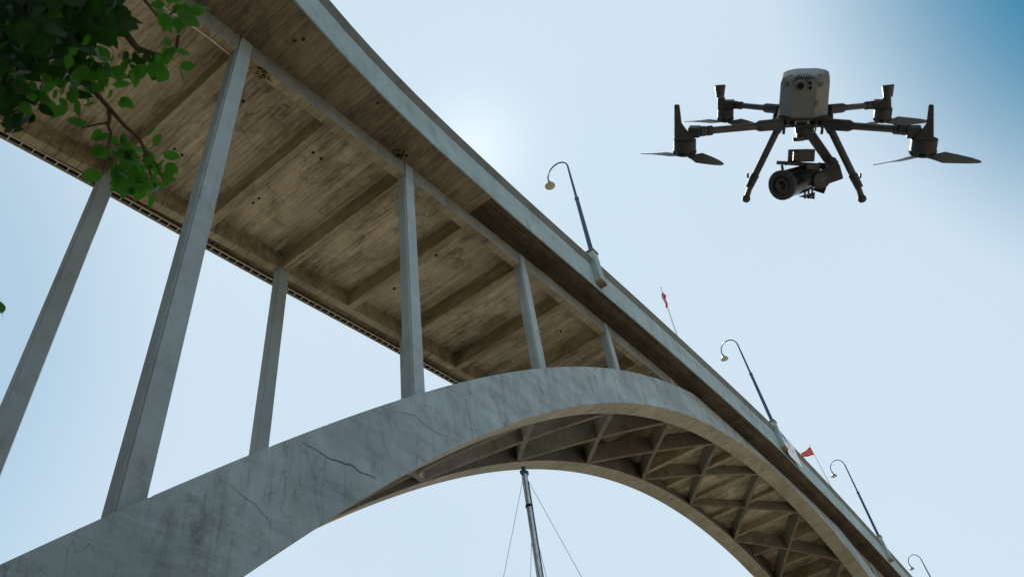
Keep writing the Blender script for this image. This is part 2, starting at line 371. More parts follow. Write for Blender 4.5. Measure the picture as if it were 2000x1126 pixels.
# deck slab (between and above), near and far cantilevers in one cross-section
secs = []
for x in xs:
    z = zd(x); a = yn(x) + .052; b = yf(x) - .052
    secs.append([(x, a, z + HB), (x, .02, z + HB), (x, .02, z + .95), (x, W - .02, z + .95), (x, W - .02, z + HB), (x, b, z + HB), (x, b, z + 1.18), (x, a, z + 1.18)])
part(MB().sweep(secs), 'deck_slab', M['cantilever'])
part(MB().sweep([[(x, yn(x) + .35, zd(x) + 1.185), (x, yf(x) - .35, zd(x) + 1.185), (x, yf(x) - .35, zd(x) + 1.24), (x, yn(x) + .35, zd(x) + 1.24)] for x in xs]), 'road_surface', M['asphalt'])
# fascia and coping, in cast lengths
stations = [X1 + i * D for i in range(-4, 17)]
# simplified: fascia lower part + parapet upper part share the outer face; coping is the sloped lip
def near_edge(x0, x1):
    L = [x0 + (x1 - x0) * t / 6 for t in range(7)]; L[0] += .004; L[-1] -= .004
    part(MB().sweep([[(x, yn(x), zd(x) + HB - .045), (x, yn(x) + .05, zd(x) + HB - .045), (x, yn(x) + .05, zd(x) + HB + 1.30), (x, yn(x), zd(x) + HB + 1.30)] for x in L]), 'fascia_panel', M['fascia'])
    part(MB().sweep([[(x, yn(x) - .004, zd(x) + HB + 1.302), (x, yn(x) + .20, zd(x) + HB + 1.302), (x, yn(x) + .20, zd(x) + HB + 1.64), (x, yn(x) - .13, zd(x) + HB + 1.64), (x, yn(x) - .12, zd(x) + HB + 1.59)] for x in L]), 'coping', M['lip'])
def far_edge(x0, x1):
    L = [x0 + (x1 - x0) * t / 6 for t in range(7)]; L[0] += .004; L[-1] -= .004
    part(MB().sweep([[(x, yf(x) - .05, zd(x) + HB - .045), (x, yf(x), zd(x) + HB - .045), (x, yf(x), zd(x) + HB + 1.62), (x, yf(x) - .05, zd(x) + HB + 1.62)] for x in L]), 'fascia_panel', M['fascia'])
for i in range(len(stations) - 1):
    near_edge(stations[i], stations[i + 1]); far_edge(stations[i], stations[i + 1])
# longitudinal beams, one length per bay, butting on the columns
for i in range(len(stations) - 1):
    x0, x1 = stations[i] + BX / 2 + .012, stations[i + 1] - BX / 2 - .012
    L = [x0 + (x1 - x0) * t / 8 for t in range(9)]
    for far in (0, 1):
        ya, yb = (0, BW) if not far else (W - BW, W)
        o = part(MB().sweep([[(x, ya, zd(x)), (x, yb, zd(x)), (x, yb, zd(x) + .96), (x, ya, zd(x) + .96)] if False else
              [(x, ya, ub(x) + .012), (x, ya + .012, ub(x)), (x, yb - .012, ub(x)), (x, yb, ub(x) + .012), (x, yb, zd(x) + (.96 if not far else HB + .01)), (x, ya, zd(x) + (HB + .01 if not far else .96))] for x in L]), 'longitudinal_beam', M['beamface'])
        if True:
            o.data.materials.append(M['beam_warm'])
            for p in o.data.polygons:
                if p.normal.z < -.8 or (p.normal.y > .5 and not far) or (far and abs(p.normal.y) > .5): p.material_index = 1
# crossbeams and soffit panels
hb = [X1 + i * D / 2 for i in range(-7, 33)]
xb_mesh = None
for x in hb:
    z = ub(x)
    o = part(MB().sweep([[(x - .14, y, z + .014), (x - .125, y, z + .002), (x + .125, y, z + .002), (x + .14, y, z + .014), (x + .14, y, zd(x) + .94), (x - .14, y, zd(x) + .94)] for y in (BW + .004, 3, W - BW - .004)]), 'cross_beam', M['beam_warm'])
rnd = random.Random(3)
for x0, x1 in zip(hb[:-1], hb[1:]):
    dz = rnd.uniform(-.012, .006)
    L = [x0 + .14, (x0 + x1) / 2, x1 - .14]
    part(MB().sweep([[(x, BW, zd(x) + HS + dz), (x, W - BW, zd(x) + HS + dz), (x, W - BW, zd(x) + .955), (x, BW, zd(x) + .955)] for x in L]), 'soffit_panel', M['soffit'])
# formwork strips on both cantilever undersides (each its own slight step)
for side in (0, 1):
    for x0, x1 in zip(hb[:-1], hb[1:]):
        if side == 0 and x0 < 13: 
            xm = [x0 + .01, x1 - .01]
            dz = rnd.uniform(.004, .016)
            part(MB().sweep([[(x, yn(x) + .05, zd(x) + HB - dz), (x, -.001, zd(x) + HB - dz), (x, -.001, zd(x) + HB + .02), (x, yn(x) + .05, zd(x) + HB + .02)] for x in (x0 + .01, (x0 + x1) / 2, x1 - .01)]), 'soffit_panel', M['cantilever'])
            continue
        nb = 5
        for j in range(nb):
            dz = rnd.choice((.004, .012, .026, .036)) if side == 0 else rnd.uniform(.004, .02)
            def ed(x, t):
                return (yn(x) + .05) * (1 - t) - .004 * t if side == 0 else (W + .004) * (1 - t) + (yf(x) - .054) * t
            t0, t1 = j / nb, (j + 1) / nb
            part(MB().sweep([[(x, ed(x, t0) + .004, zd(x) + HB - dz), (x, ed(x, t1) - .004, zd(x) + HB - dz), (x, ed(x, t1) - .004, zd(x) + HB + .015), (x, ed(x, t0) + .004, zd(x) + HB + .015)] for x in (x0 + .004, (x0 + x1) / 2, x1 - .004)]), 'formwork_strip', M['cant_board'] if side == 0 else M['cantilever'])
# arch ribs in cast segments
SEG = D / 2
for far in (0, 1):
    ya, yb = (RO, RO + RW) if not far else (W - RO - RW, W - RO)
    def top(x): return min(ze(x), zd(x) + HB - .055)
    def sec(x, ins=0.):
        return [(x, ya + .003, zi(x) + ins), (x, yb - .003, zi(x) + ins), (x, yb - .003, top(x) - ins), (x, ya + .003, top(x) - ins)]
    L = list(np.arange(-1.6, 85.8, .5))
    core = part(MB().sweep([sec(x, .03) for x in L]), 'arch_rib', M['rib']); core.data.materials.append(M['near_black'])
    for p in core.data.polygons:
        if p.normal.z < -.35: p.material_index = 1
    seams = [X1 + .15 + SEG * i for i in range(-2, 27)]
    for a, b in zip(seams[:-1], seams[1:]):
        n = 8; X = [a + .012] + [a + .034 + (b - a - .068) * t / n for t in range(n + 1)] + [b - .012]
        ss = []
        for q, x in enumerate(X):
            ch = .012 if q in (0, len(X) - 1) else 0
            c = .025
            z0_, z1_ = zi(x) + ch, top(x) - ch; y0_, y1_ = ya, yb
            ss.append([(x, y0_, z0_ + c), (x, y0_ + c, z0_), (x, y1_ - c, z0_), (x, y1_, z0_ + c), (x, y1_, z1_), (x, y0_, z1_)])
        o = MB().sweep(ss).build('rib_segment', M['rib']); o.data.materials.append(M['brace']); o.data.materials.append(M['rib_shaded'])
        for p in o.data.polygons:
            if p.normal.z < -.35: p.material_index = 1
            elif p.normal.y > .5 and not far or far and p.normal.y < -.5: p.material_index = 2  # inner faces take the shaded copy, undersides the lighter concrete
        o.parent = core
# cracks and run-off stains on the outer face of the near rib
def on_rib(u, v):
    r_ = ray(u, v); return CAM + r_ * ((RO - .004 - CAM.y) / r_.y)
def crack(pts, w0, seed):
    qq = random.Random(seed); P_ = []
    for a, b in zip(pts[:-1], pts[1:]):
        a = on_rib(*a); b = on_rib(*b); n = max(2, int((b - a).length / .09))
        for t in range(n): P_.append(a.lerp(b, t / n) + Vector((qq.gauss(0, .018), 0, qq.gauss(0, .012))))
    m = MB(); last = None; N_ = len(P_)
    for i in range(N_ - 1):
        d = (P_[i + 1] - P_[i]).normalized(); nn = Vector((-d.z, 0, d.x)) * w0 * qq.uniform(.35, 1.) * math.sin(PI * (i + .6) / N_) ** .5
        if last is None: last = (P_[i] - nn * .2, P_[i] + nn * .2)
        cur = (P_[i + 1] - nn, P_[i + 1] + nn); m.poly([last[0], last[1], cur[1], cur[0]], [(0, 1, 2, 3)]); last = cur
    part(m, 'crack', M['crack'])
for k_, (w0, pts_) in enumerate(((.030, [(584, 860), (610, 874), (642, 893), (668, 902), (690, 908), (712, 926), (724, 928), (742, 938)]), (.008, [(738, 820), (745, 845), (752, 868), (757, 885), (766, 905)]),
        (.016, [(762, 798), (790, 806), (812, 812), (836, 834), (858, 848), (878, 850)]), (.008, [(884, 852), (892, 860), (899, 870)]), (.009, [(906, 746), (912, 790), (920, 830), (925, 858)]),
        (.009, [(1016, 728), (1020, 745), (1036, 765), (1060, 785), (1080, 798)]), (.009, [(1100, 722), (1106, 750), (1120, 768), (1150, 778), (1158, 786)]), (.007, [(1146, 722), (1158, 745), (1165, 770), (1175, 785)]),
        (.006, [(1206, 724), (1212, 750), (1218, 780)]), (.008, [(1250, 765), (1264, 774), (1272, 785), (1276, 792)]), (.008, [(440, 935), (470, 965), (500, 985), (540, 1040)]), (.006, [(918, 800), (928, 835), (934, 852)]))):
    crack(pts_, w0 * .8, k_ + 3)
# X bracing between the ribs
def node(i, far):
    x = X1 + i * D
    return Vector((x, (RO + RW - .05) if not far else (W - RO - RW + .05), zi(x)))
for i in range(-1, 13):
    for a, b in ((node(i, 0), node(i + 1, 1)), (node(i, 1), node(i + 1, 0))):
        n = 6; ss = []
        shallow = a.y > b.y
        d = (b - a); d.z = 0; d.normalize(); r = Vector((-d.y, d.x, 0)) * .095
        for t in range(n + 1):
            p = a.lerp(b, t / n); z = zi(p.x) + (.06 if not shallow else .075); zt_ = min(z + .86, zd(p.x) + HS - (.01 if not shallow else .02))
            ss.append([p.xy.to_3d() - r + Vector((0, 0, z)), p.xy.to_3d() + r + Vector((0, 0, z)), p.xy.to_3d() + r + Vector((0, 0, zt_)), p.xy.to_3d() - r + Vector((0, 0, zt_))])
        part(MB().sweep(ss), 'cross_brace', M['brace_shaded'])
# columns with a rebated corner
def column(i, far):
    x = X1 + i * D; zt = zd(x) + HB + .0
    xl, xr = x - BX / 2, x + BX / 2
    top_ = zt - .004
    bot = ze(x) - .35 if -1 < i < 13 and ze(x) > GZ else GZ - .1
    if far: yo, yi_ = W + .015, W - BY; sg = -1
    else: yo, yi_ = -.015, BY; sg = 1
    c = .022; e = sg * .05
    def s(z, g=0.): return [(xl - g, yo + e, z), (xl + c - g, yo + e * .8, z), (xl + c + .012 - g, yo, z), (xr - c + g, yo, z), (xr + g, yo + sg * c, z), (xr + g, yi_ - sg * c, z), (xr - c + g, yi_, z), (xl + c - g, yi_, z), (xl - g, yi_ - sg * c, z)]
    sx = [s(bot, .012), s((bot + top_) / 2, .004), s(top_, 0)]
    part(MB().sweep(sx), 'column', M['column'])
for i in list(range(-4, 5)) + list(range(8, 17)):
    for far in (0, 1): column(i, far)
# springing blocks where the ribs meet the ground
part(MB().box(-3.6, 1.2, RO - .5, W - RO + .5, GZ - .45, GZ + 1.2), 'abutment', M['rib'], bevel=.05)
part(MB().box(82.5, 88.5, RO - .5, W - RO + .5, GZ - 1.5, GZ + 1.2), 'abutment', M['rib'], bevel=.05)
# cable ladder under the far edge
lad = part(MB(), 'cable_ladder', M['cable_metal']) if False else empty('cable_ladder'); 
lad.parent = BR; lad.matrix_parent_inverse = Matrix.Translation(-Vector((X1, 3, GZ)))
LX = list(np.arange(-8, 27.1, .5))
sub(MB().sweep([[(x, yf(x) - .275, zd(x) + HB - .10), (x, yf(x) - .10, zd(x) + HB - .10), (x, yf(x) - .10, zd(x) + HB - .05), (x, yf(x) - .275, zd(x) + HB - .05)] for x in LX]), 'dark_gap_strip', M['near_black'], lad)  # added dark strip, painting the shaded gap between the rails
for off in (.30, .075):
    sub(MB().sweep([[(x, yf(x) - off - .016, zd(x) + HB - .17), (x, yf(x) - off + .016, zd(x) + HB - .17), (x, yf(x) - off + .016, zd(x) + HB - .11), (x, yf(x) - off - .016, zd(x) + HB - .11)] for x in LX]), 'rail', M['cable_metal'], lad)
rung = MB().box(-.014, .014, -.125, .125, -.012, .012).mesh('rung', M['cable_metal'])
x = -4.0
while x < 27:
    o = bpy.data.objects.new('rung', rung); link(o, lad); o.location = (x, yf(x) - .188, zd(x) + HB - .145); x += .32
hang = MB().box(-.015, .015, -.015, .015, 0, .12).mesh('hanger', M['cable_metal'])
x = -4.0
while x < 27:
    o = bpy.data.objects.new('hanger', hang); link(o, lad); o.location = (x, yf(x) - .30, zd(x) + HB - .12); x += 2.56
# pipe drains in the soffit
for (u, v) in ((575, 78), (738, 200), (475, 197), (593, 76), (612, 297), (627, 309), (506, 386), (495, 395), (341, 290), (356, 302), (737, 563), (770, 562), (852, 497), (866, 622), (1095, 646), (438, 478), (548, 577), (853, 485)):
    p = hit(u, v, lambda x: zd(x) + (HS if True else 0))
    if p.y < BW: p = hit(u, v, lambda x: zd(x) + HB); zz = zd(p.x) + HB
    elif p.y > W - BW: p = hit(u, v, lambda x: zd(x) + HB); zz = zd(p.x) + HB
    else: zz = zd(p.x) + HS
    m = MB(); m.tube([(p.x, p.y, zz - .045), (p.x, p.y, zz + .02)], .035 + .01 * rnd.random(), 8)
    part(m, 'drain_hole', M['near_black'])

# lamp pedestals (part of the bridge)
LAMPX = [21.08, 41.05, 61.2, 80.6]
for x in LAMPX:
    y = yn(x); z = zd(x) + HB
    part(MB().box(x - .20, x + .20, y - .27, y + .02, z + .28, z + 2.0), 'lamp_pedestal', M['fascia'], bevel=.02)
    part(MB().box(x - .24, x + .24, y - .31, y + .06, z + 2.0, z + 2.09), 'pedestal_cap', M['lip'], bevel=.01)
    part(MB().box(x - .22, x + .22, y - .30, y + .00, z + .14, z + .28), 'pedestal_corbel', M['cantilever'], bevel=.02)
# graffiti (thin paint on the fascia)
def onf(x, h): return Vector((x, yn(x) - .007, zd(x) + HB + h))
def scribble(pts, mat, wd=.035):
    m = MB()
    for a, b in zip(pts[:-1], pts[1:]):
        a = onf(*a); b = onf(*b); d = (b - a).normalized(); n = Vector((0, 1, 0)).cross(d) * wd
        m.poly([a - n, b - n, b + n, a + n], [(0, 1, 2, 3)])
    part(m, 'graffiti', mat)
gq = random.Random(9)
def tagging(xa, xb, h0, h1, mat, n, wd):
    x = xa
    while x < xb:
        pts_ = [(x + gq.uniform(-.1, .1), gq.uniform(h0, h0 + .3))]
        for _ in range(n): pts_.append((pts_[-1][0] + gq.uniform(-.12, .22), gq.uniform(h0, h1)))
        scribble(pts_, mat, wd * gq.uniform(.6, 1.2)); x += gq.uniform(.35, .9)
tagging(28.7, 31.2, .55, 1.1, M['spray_red'], 3, .014)
tagging(35.6, 39.8, .45, 1.15, M['spray_blue'], 4, .016)

# ------------------------------------------------------------------ street lamps
def street_lamp(x, label):
    y = yn(x) - .12; zb = zd(x) + HB + 2.09
    r = empty('street_lamp', (x, y, zb)); r.rotation_euler = (math.radians({21.08: .4, 41.05: -.7, 61.2: .9}.get(x, -.4)), math.radians({41.05: .6, 61.2: -.5}.get(x, .2)), 0); tag(r, label, 'street lamp', 'street lamps along the parapet')
    m = MB(); m.tube([(0, 0, 0), (0, 0, .05)], .13, 12); m.build('base_plate', M['lamp_blue'], r, True)
    m = MB(); m.tube([(0, 0, .05), (0, 0, 2.4), (0, 0, 3.6)], [.10, .09, .085], 12); m.build('pole', M['lamp_blue'], r, True)
    m = MB(); m.tube([(0, 0, 3.55), (0, 0, 3.68)], .10, 12); m.build('collar', M['lamp_blue'], r, True)
    R_ = .58; pts = [(0, 0, 3.6), (0, 0, 4.9), (0, 0, 6.1)]
    for t in range(1, 15):
        a = PI * t / 14 * 1.08; pts.append((0, R_ * (1 - math.cos(a)), 6.1 + R_ * 1.15 * math.sin(a)))
    m = MB(); m.tube(pts, [.062, .056, .045] + [.036] * 14, 10); m.build('arm', M['lamp_blue'], r, True)
    e = Vector(pts[-1])
    m = MB(); m.tube([e + Vector((0, 0, .02)), e - Vector((0, 0, .12)), e - Vector((0, 0, .16)), e - Vector((0, 0, .22)), e - Vector((0, 0, .36))], [.05, .06, .09, .17, .25], 20)
    sh = m.build('lamp_shade', M['lamp_blue'], r, True)
    m = MB(); m.tube([e - Vector((0, 0, .355)), e - Vector((0, 0, .375)), e - Vector((0, 0, .41))], [.235, .225, .12], 20); m.build('lens', M['lens_cream'], r, True)
    return r
for x, l in zip(LAMPX, ('nearest and largest swan neck street lamp, standing beside the top of the deck edge', 'swan neck street lamp on the pedestal beside the white banner',
                        'swan neck street lamp standing right of the second flag', 'farthest swan neck street lamp, cut off by the bottom edge of the photo')):
    street_lamp(x, l)

# ------------------------------------------------------------------ flags and banner
def flag(p0, p1, verts_fn, label, streams):
    r = empty('flag', p0); tag(r, label, 'flag', 'flags on thin poles above the parapet')
    m = MB(); m.tube([(0, 0, 0), (Vector(p1) - Vector(p0)) * .5, Vector(p1) - Vector(p0)], [.035, .028, .02], 8); m.build('pole', M['pole_white'], r, True)
    m = MB(); q = Vector(p1) - Vector(p0); m.tube([q, q + Vector((0, 0, .08))], [.035, .02], 8); m.build('finial', M['pole_white'], r, True)
    return r
def pole_pts(x, y, z, u0, v0, u1, v1):
    a = Vector((x, y, z)); da = (a - CAM).length
    return a, at(u1, v1, da + .5 + (0))
def norwegian(r, org, du, dv, w_, h_, wavef):
    # red cloth with white-edged dark cross built as separate stitched strips
    def strip(u0, u1, v0, v1, mat, name, lift):
        n = 14; secs_ = []
        for t in range(n + 1):
            u = u0 + (u1 - u0) * t / n
            s_ = []
            for (v, off) in ((v0, -lift), (v1, -lift), (v1, lift), (v0, lift)):
                p, nn = wavef(u, v); s_.append(org + p + nn * off)
            secs_.append(s_)
        MB().sweep(secs_).build(name, mat, r, True)
    strip(0, 1, 0, 1, M['red_cloth'], 'cloth', .006)
    strip(0, 1, .36, .64, M['flag_white'], 'white_stripe', .009); strip(.30, .44, 0, 1, M['flag_white'], 'white_stripe', .0095)
    strip(0, 1, .45, .55, M['blue_cloth'], 'dark_stripe', .012); strip(.35, .39, 0, 1, M['blue_cloth'], 'dark_stripe', .0125)
# first flag: limp, hanging beside its pole
x = 29.6; a = Vector((x, yn(x) + .15, zd(x) + HB + 1.6)); da = (a - CAM).length
b = at(1291, 562, da + 2.2)
r1 = flag(a, b, None, 'limp red flag hanging close to its thin pole above the deck edge between two lamps', 0)
ax = (b - a).normalized(); dwn = Vector((0, 0, -1))
def w1(u, v):
    p = -RIGHT * (.14 * u * 1.0) + dwn * (.30 + u * 1.15 + v * .28 * (1 - u)) - RIGHT * (.02 + .05 * math.sin(u * 6)) + FWD * (.05 * math.sin(v * 9 + u * 4)) + RIGHT * (v * .16 * (1 - .5 * u))
    return p, Vector((.6, -.78, 0))
norwegian(r1, b - a, None, None, 1, 1, w1)
x = 52.8; a = Vector((x, yn(x) + .15, zd(x) + HB + 1.6)); da = (a - CAM).length
b = at(1581, 869, da + 1.0)
r2 = flag(a, b, None, 'small red flag with a dark cross blowing out left of its leaning pole', 0)
ax = (b - a).normalized()
def w2(u, v):
    taper = 1 - .55 * u
    p = -ax * (.12 + .62 * (v * taper)) - RIGHT * (.66 * u) - UP * (.50 * u) + FWD * (.06 * math.sin(u * 9))
    return p, -FWD
norwegian(r2, b - a, None, None, 1, 1, w2)
# banner hung on the fascia
x0, x1 = 41.33, 43.5
bn = empty('banner', onf(x0, 0)); tag(bn, 'white cloth banner with blue print hung on the parapet beside a lamp pedestal', 'banner')
def bpt(s_, t_, o_=.03): 
    x = x0 + (x1 - x0) * s_; return Vector((x, yn(x) - .17 - o_ - .008 * math.sin(s_ * 7 + t_ * 3), zd(x) + HB + 1.66 - t_ * 1.80)) - bn.location
m = MB()
n = 10
m.poly([bpt(i / n, j / n) for i in range(n + 1) for j in range(n + 1)], [(i * (n + 1) + j, (i + 1) * (n + 1) + j, (i + 1) * (n + 1) + j + 1, i * (n + 1) + j + 1) for i in range(n) for j in range(n)])
o = m.build('cloth', M['white_cloth'], bn, True); md = o.modifiers.new('thickness', 'SOLIDIFY'); md.thickness = .01; md.offset = 0
m = MB()
for (s0, s1, t0, t1) in ((.05, .4, .06, .13), (.1, .5, .16, .23), (.2, .62, .26, .31)):
    m.poly([bpt(s0, t0, .05), bpt(s1, t0 + .05, .05), bpt(s1, t1 + .05, .05), bpt(s0, t1, .05)], [(0, 1, 2, 3)])
m.build('printed_emblem', M['logo_blue'], bn)
m = MB(); rr = random.Random(5)
for k_ in range(7):
    s0 = .3 + .07 * k_; t0 = .5 + .10 * math.sin(k_ * 2.3); s1 = s0 + .04; t1 = t0 + .10
    m.poly([bpt(s0, t0, .05), bpt(s0 + .02, t0, .05), bpt(s1 + .02, t1, .05), bpt(s1, t1, .05)], [(0, 1, 2, 3)])
m.build('printed_marks', M['spray_blue'], bn)

# ------------------------------------------------------------------ nests and the loose cable
def nest(u, v, dz, label, size=.16, n=46, seed=1):
    p = hit(u, v, lambda x: zd(x) + dz); r = empty('bird_nest', p); tag(r, label, 'bird nest', 'straw nests under the deck')
    q = random.Random(seed); m = MB()
    for _ in range(n):
        c = Vector((q.gauss(0, 1) * size * .8, q.gauss(0, 1) * size * .45, q.gauss(0, 1) * size * .25 - .02)); d = Vector((q.uniform(-1, 1), q.uniform(-1, 1), q.uniform(-.5, .5))).normalized() * size * q.uniform(.3, .9)
        m.tube([c - d * .5, c + Vector((0, 0, q.uniform(-.02, .02))), c + d * .5], q.uniform(.006, .014), 4)
    m.build('straw', M['straw'], r)
    m = MB()
    for _ in range(10):
        c = Vector((q.gauss(0, .5) * size, q.gauss(0, .4) * size, q.uniform(-.02, .06))); m.box(-size * .3, size * .3, -size * .2, size * .2, -.03, .03, Matrix.Translation(c) @ Matrix.Rotation(q.uniform(0, 6), 4, 'Z') @ Matrix.Rotation(q.uniform(-.6, .6), 4, 'X'))
    m.build('mud_base', M['near_black'], r)
nest(508, 143, -.06, 'straw coloured nest tucked behind the top of the nearest column', .20, 90, 2)
nest(690, 580, .55, 'dark nest in the corner where a crossbeam meets the far beam', .15, 30, 4)
nest(785, 300, HB - .08, 'dark nest under the overhang beside the top of the second column', .15, 16, 6)
pts = []
for (u, v) in ((292, -6), (330, 22), (374, 50), (410, 76), (441, 101), (470, 124), (487, 138)):
    pts.append(hit(u, v, lambda x: zd(x) - .03))
cb = empty('loose_cable', pts[0]); tag(cb, 'thin pale cable sagging along the inside of the near beam behind the leaves', 'cable')
m = MB(); m.tube([p - pts[0] for p in pts], .02, 6); m.build('sheath', M['white_wire'], cb, True)

# ------------------------------------------------------------------ sailing boat (only its mast reaches the picture)
rt = ray(1022, 912); T = 23.0; mt = CAM + rt * T
base = Vector((mt.x, mt.y, GZ - .6))
bt = empty('sailing_boat', base); tag(bt, 'sailing boat whose grey metal mast with thin stays stands under the arch', 'sailing boat')
top_h = mt.z - base.z; mb_ = 0.9
rd = ray(1055, 1126)
m = MB(); m.tube([(0, 0, mb_ - .3), (0, 0, top_h * .5), (0, 0, top_h - .25)], [.105, .10, .088], 16); m.build('mast', M['alu'], bt, True)
m = MB(); m.box(-.012, .012, -.115, -.085, mb_, top_h - .5); m.build('sail_track', M['rope'], bt)
m = MB(); m.box(-.17, .13, -.035, .035, top_h - .27, top_h - .17); m.box(.08, .17, -.05, .05, top_h - .20, top_h - .08); m.tube([(0, 0, top_h - .2), (0, 0, top_h + .02)], [.075, .055], 10); m.build('masthead', M['lamp_blue'], bt)
m = MB(); m.tube([(0, 0, top_h + .02), (0, 0, top_h + .12)], [.05, .035], 10); m.build('mast_light', M['hull_white'], bt, True)
for z in (top_h - 1.3, top_h - 3.9):
    m = MB(); m.tube([(0, 0, z), (0, 0, z + .07)], .108, 16); m.build('mast_band', M['near_black'], bt, True)
def stay(u0, v0, u1, v1, zt, lat):
    # a wire from the mast to the deck, on the plane through the two picture points
    A_ = Vector((mt.x, mt.y, zt)); nrm = ray(u0, v0).cross(ray(u1, v1)).normalized()
    zk = base.z + mb_
    # line of points with nrm.(P-CAM)=0 and z=zk
    dx = Vector((-nrm.y, nrm.x, 0)).normalized(); c0 = nrm.dot(CAM) - nrm.z * zk
    P0 = Vector((nrm.x, nrm.y, 0)) * (c0 / (nrm.x ** 2 + nrm.y ** 2)) + Vector((0, 0, zk))
    t = (Vector((mt.x, mt.y, zk)) - P0).dot(dx) + lat; P = P0 + dx * t
    m = MB(); m.tube([A_ - base, P - base], .007, 5); m.build('stay_wire', M['rope'], bt, True)
stay(1016, 925, 977, 1126, mt.z - .2, 0); stay(1034, 925, 1144, 1126, mt.z - .2, 0)
stay(1030, 1000, 1028, 1126, mt.z - 1.8, 0); stay(1040, 960, 1078, 1126, mt.z - 1.2, 0)
# hull
def hullsec(t):
    w_ = 1.45 * math.sin(PI * min(1, .12 + .88 * t) ) ** .6 if t < 1 else .02; w_ = max(w_, .03)
    x = -4.2 + 8.8 * (1 - t); return [(x, 0, -.45), (x, -w_ * .55, -.2), (x, -w_, .9), (x, w_, .9), (x, w_ * .55, -.2)]
m = MB(); m.sweep([hullsec(t / 12) for t in range(13)]); m.build('hull', M['hull_white'], bt, True)
m = MB(); m.sweep([[(x, -w_, .905), (x, w_, .905), (x, w_ * .8, 1.3), (x, -w_ * .8, 1.3)] for x, w_ in ((-1.6, .75), (0, .8), (1.6, .6))]); m.build('cabin', M['teak'], bt, bevel=.03)

# ------------------------------------------------------------------ drone
DD = 2.75; DC = at(1570, 265, DD)
dr = empty('camera_drone'); tag(dr, 'dark grey four rotor camera drone hovering against the sky', 'drone')
Zf = (CAM - DC).normalized(); Xr = (RIGHT - Zf * RIGHT.dot(Zf)).normalized(); Yu = Zf.cross(Xr)
dr.matrix_world = Matrix(((Xr.x, Yu.x, Zf.x, DC.x), (Xr.y, Yu.y, Zf.y, DC.y), (Xr.z, Yu.z, Zf.z, DC.z), (0, 0, 0, 1)))
MI = dr.matrix_world.inverted(); UPX = DD / FPX * .985
def P(u, v, dz=0.):    # local point dz metres nearer the viewer than the body centre
    q = MI @ at(u, v, DD); r_ = q - (MI @ CAM); return (MI @ CAM) + r_ * ((DD - dz) / DD)
def px(n): return n * UPX
UPV = Vector((0, .962, .27)).normalized()   # the drone's own vertical, nose dipped a little
SIDE = Vector((1, 0, 0)); NOSE = SIDE.cross(UPV).normalized()
def dbox(c, w_, h_, d_, name, mat, parent=dr, bevel=.002, rot=None):
    R_ = Matrix((SIDE, UPV, NOSE)).transposed().to_4x4()
    if rot is not None: R_ = R_ @ rot
    m = MB(); m.box(-w_ / 2, w_ / 2, -h_ / 2, h_ / 2, -d_ / 2, d_ / 2, Matrix.Translation(c) @ R_)
    return m.build(name, mat, parent, False, bevel)
def dcyl(a, b, ra, rb, name, mat, parent=dr, n=20):
    m = MB(); m.tube([a, b], [ra, rb], n); return m.build(name, mat, parent, True)
# body shell: octagonal plan, tapering top
bc = P(1571, 180, .0)
def bsec(h, wf, df, ch):
    hw, hd = wf / 2, df / 2
    pl = [(-hw + ch, hd), (hw - ch, hd), (hw, hd - ch * .9), (hw, -hd + ch), (hw - ch, -hd), (-hw + ch, -hd), (-hw, -hd + ch), (-hw, hd - ch * .9)]
    return [bc + SIDE * x + NOSE * y + UPV * h for x, y in pl]
Wb = px(82)
m = MB(); m.sweep([bsec(px(-36), Wb * .95, .17, Wb * .25), bsec(px(-33), Wb * 1.0, .18, Wb * .26), bsec(px(23), Wb * .99, .18, Wb * .25), bsec(px(31), Wb * .93, .15, Wb * .22), bsec(px(35), Wb * .76, .13, Wb * .18), bsec(px(36), Wb * .5, .10, Wb * .1)])
body = m.build('body_shell', M['drone_grey'], dr, False, .0015)
FZ = .0905
def onb(u, v, o_=0.): # point on the front face
    q = P(u, v, 0); d_ = (bc + NOSE * (FZ + o_) - q).dot(NOSE) / (Vector((0, 0, 1)).dot(NOSE)); return q + Vector((0, 0, 1)) * d_ * 1.0
lc = onb(1564, 171)
dcyl(lc - NOSE * .004, lc + NOSE * .004, px(10), px(9.5), 'lens_ring', M['drone_grey'], body, 28)
lr = dcyl(lc + NOSE * .0035, lc + NOSE * .0075, px(7), px(6.5), 'lens_barrel', M['drone_dark'], body, 28)
dcyl(lc + NOSE * .007, lc + NOSE * .0085, px(4), px(3.6), 'lens_glass', M['drone_black'], body)
dbox(onb(1582, 171), px(9), px(19), .004, 'sensor_plate', M['drone_grey'], body, .0012)
for v in (166, 175): q = onb(1582, v); dcyl(q, q + NOSE * .0035, px(3.2), px(3), 'sensor_eye', M['drone_black'], body, 14)
for u, s in ((1541, -1), (1601, 1)):
    q = onb(u, 169) - NOSE * px(6); nn = (NOSE + SIDE * s * .9).normalized()
    dcyl(q - nn * .004, q + nn * .006, px(6), px(5.6), 'side_sensor_ring', M['drone_grey'], body); dcyl(q + nn * .005, q + nn * .008, px(3.8), px(3.4), 'side_sensor', M['drone_black'], body); dcyl(q + nn * .0075, q + nn * .0088, px(1.3), px(1), 'sensor_glint', M['silver'], body, 10)
for u in (1548, 1595):
    q = onb(u, 204); dcyl(q - NOSE * .003, q + NOSE * .006, px(4.2), px(3.2), 'stud', M['drone_grey'], body, 14)
for u in (1561, 1581): dbox(onb(u, 156.5, -.001), px(16), px(2.2), .004, 'vent_slot', M['drone_black'], body, .0004)
for k_ in range(7): 
    dbox(onb(1557 + k_ * 4.4, 151.5, -.0085), px(1.8), px(4.2), .012, 'vent_slot', M['drone_black'], body, .0003)
for k_ in range(6): dbox(onb(1559.5 + k_ * 4.4, 146.5, -.022), px(1.5), px(1.8), .012, 'vent_slot', M['drone_black'], body, .0003)
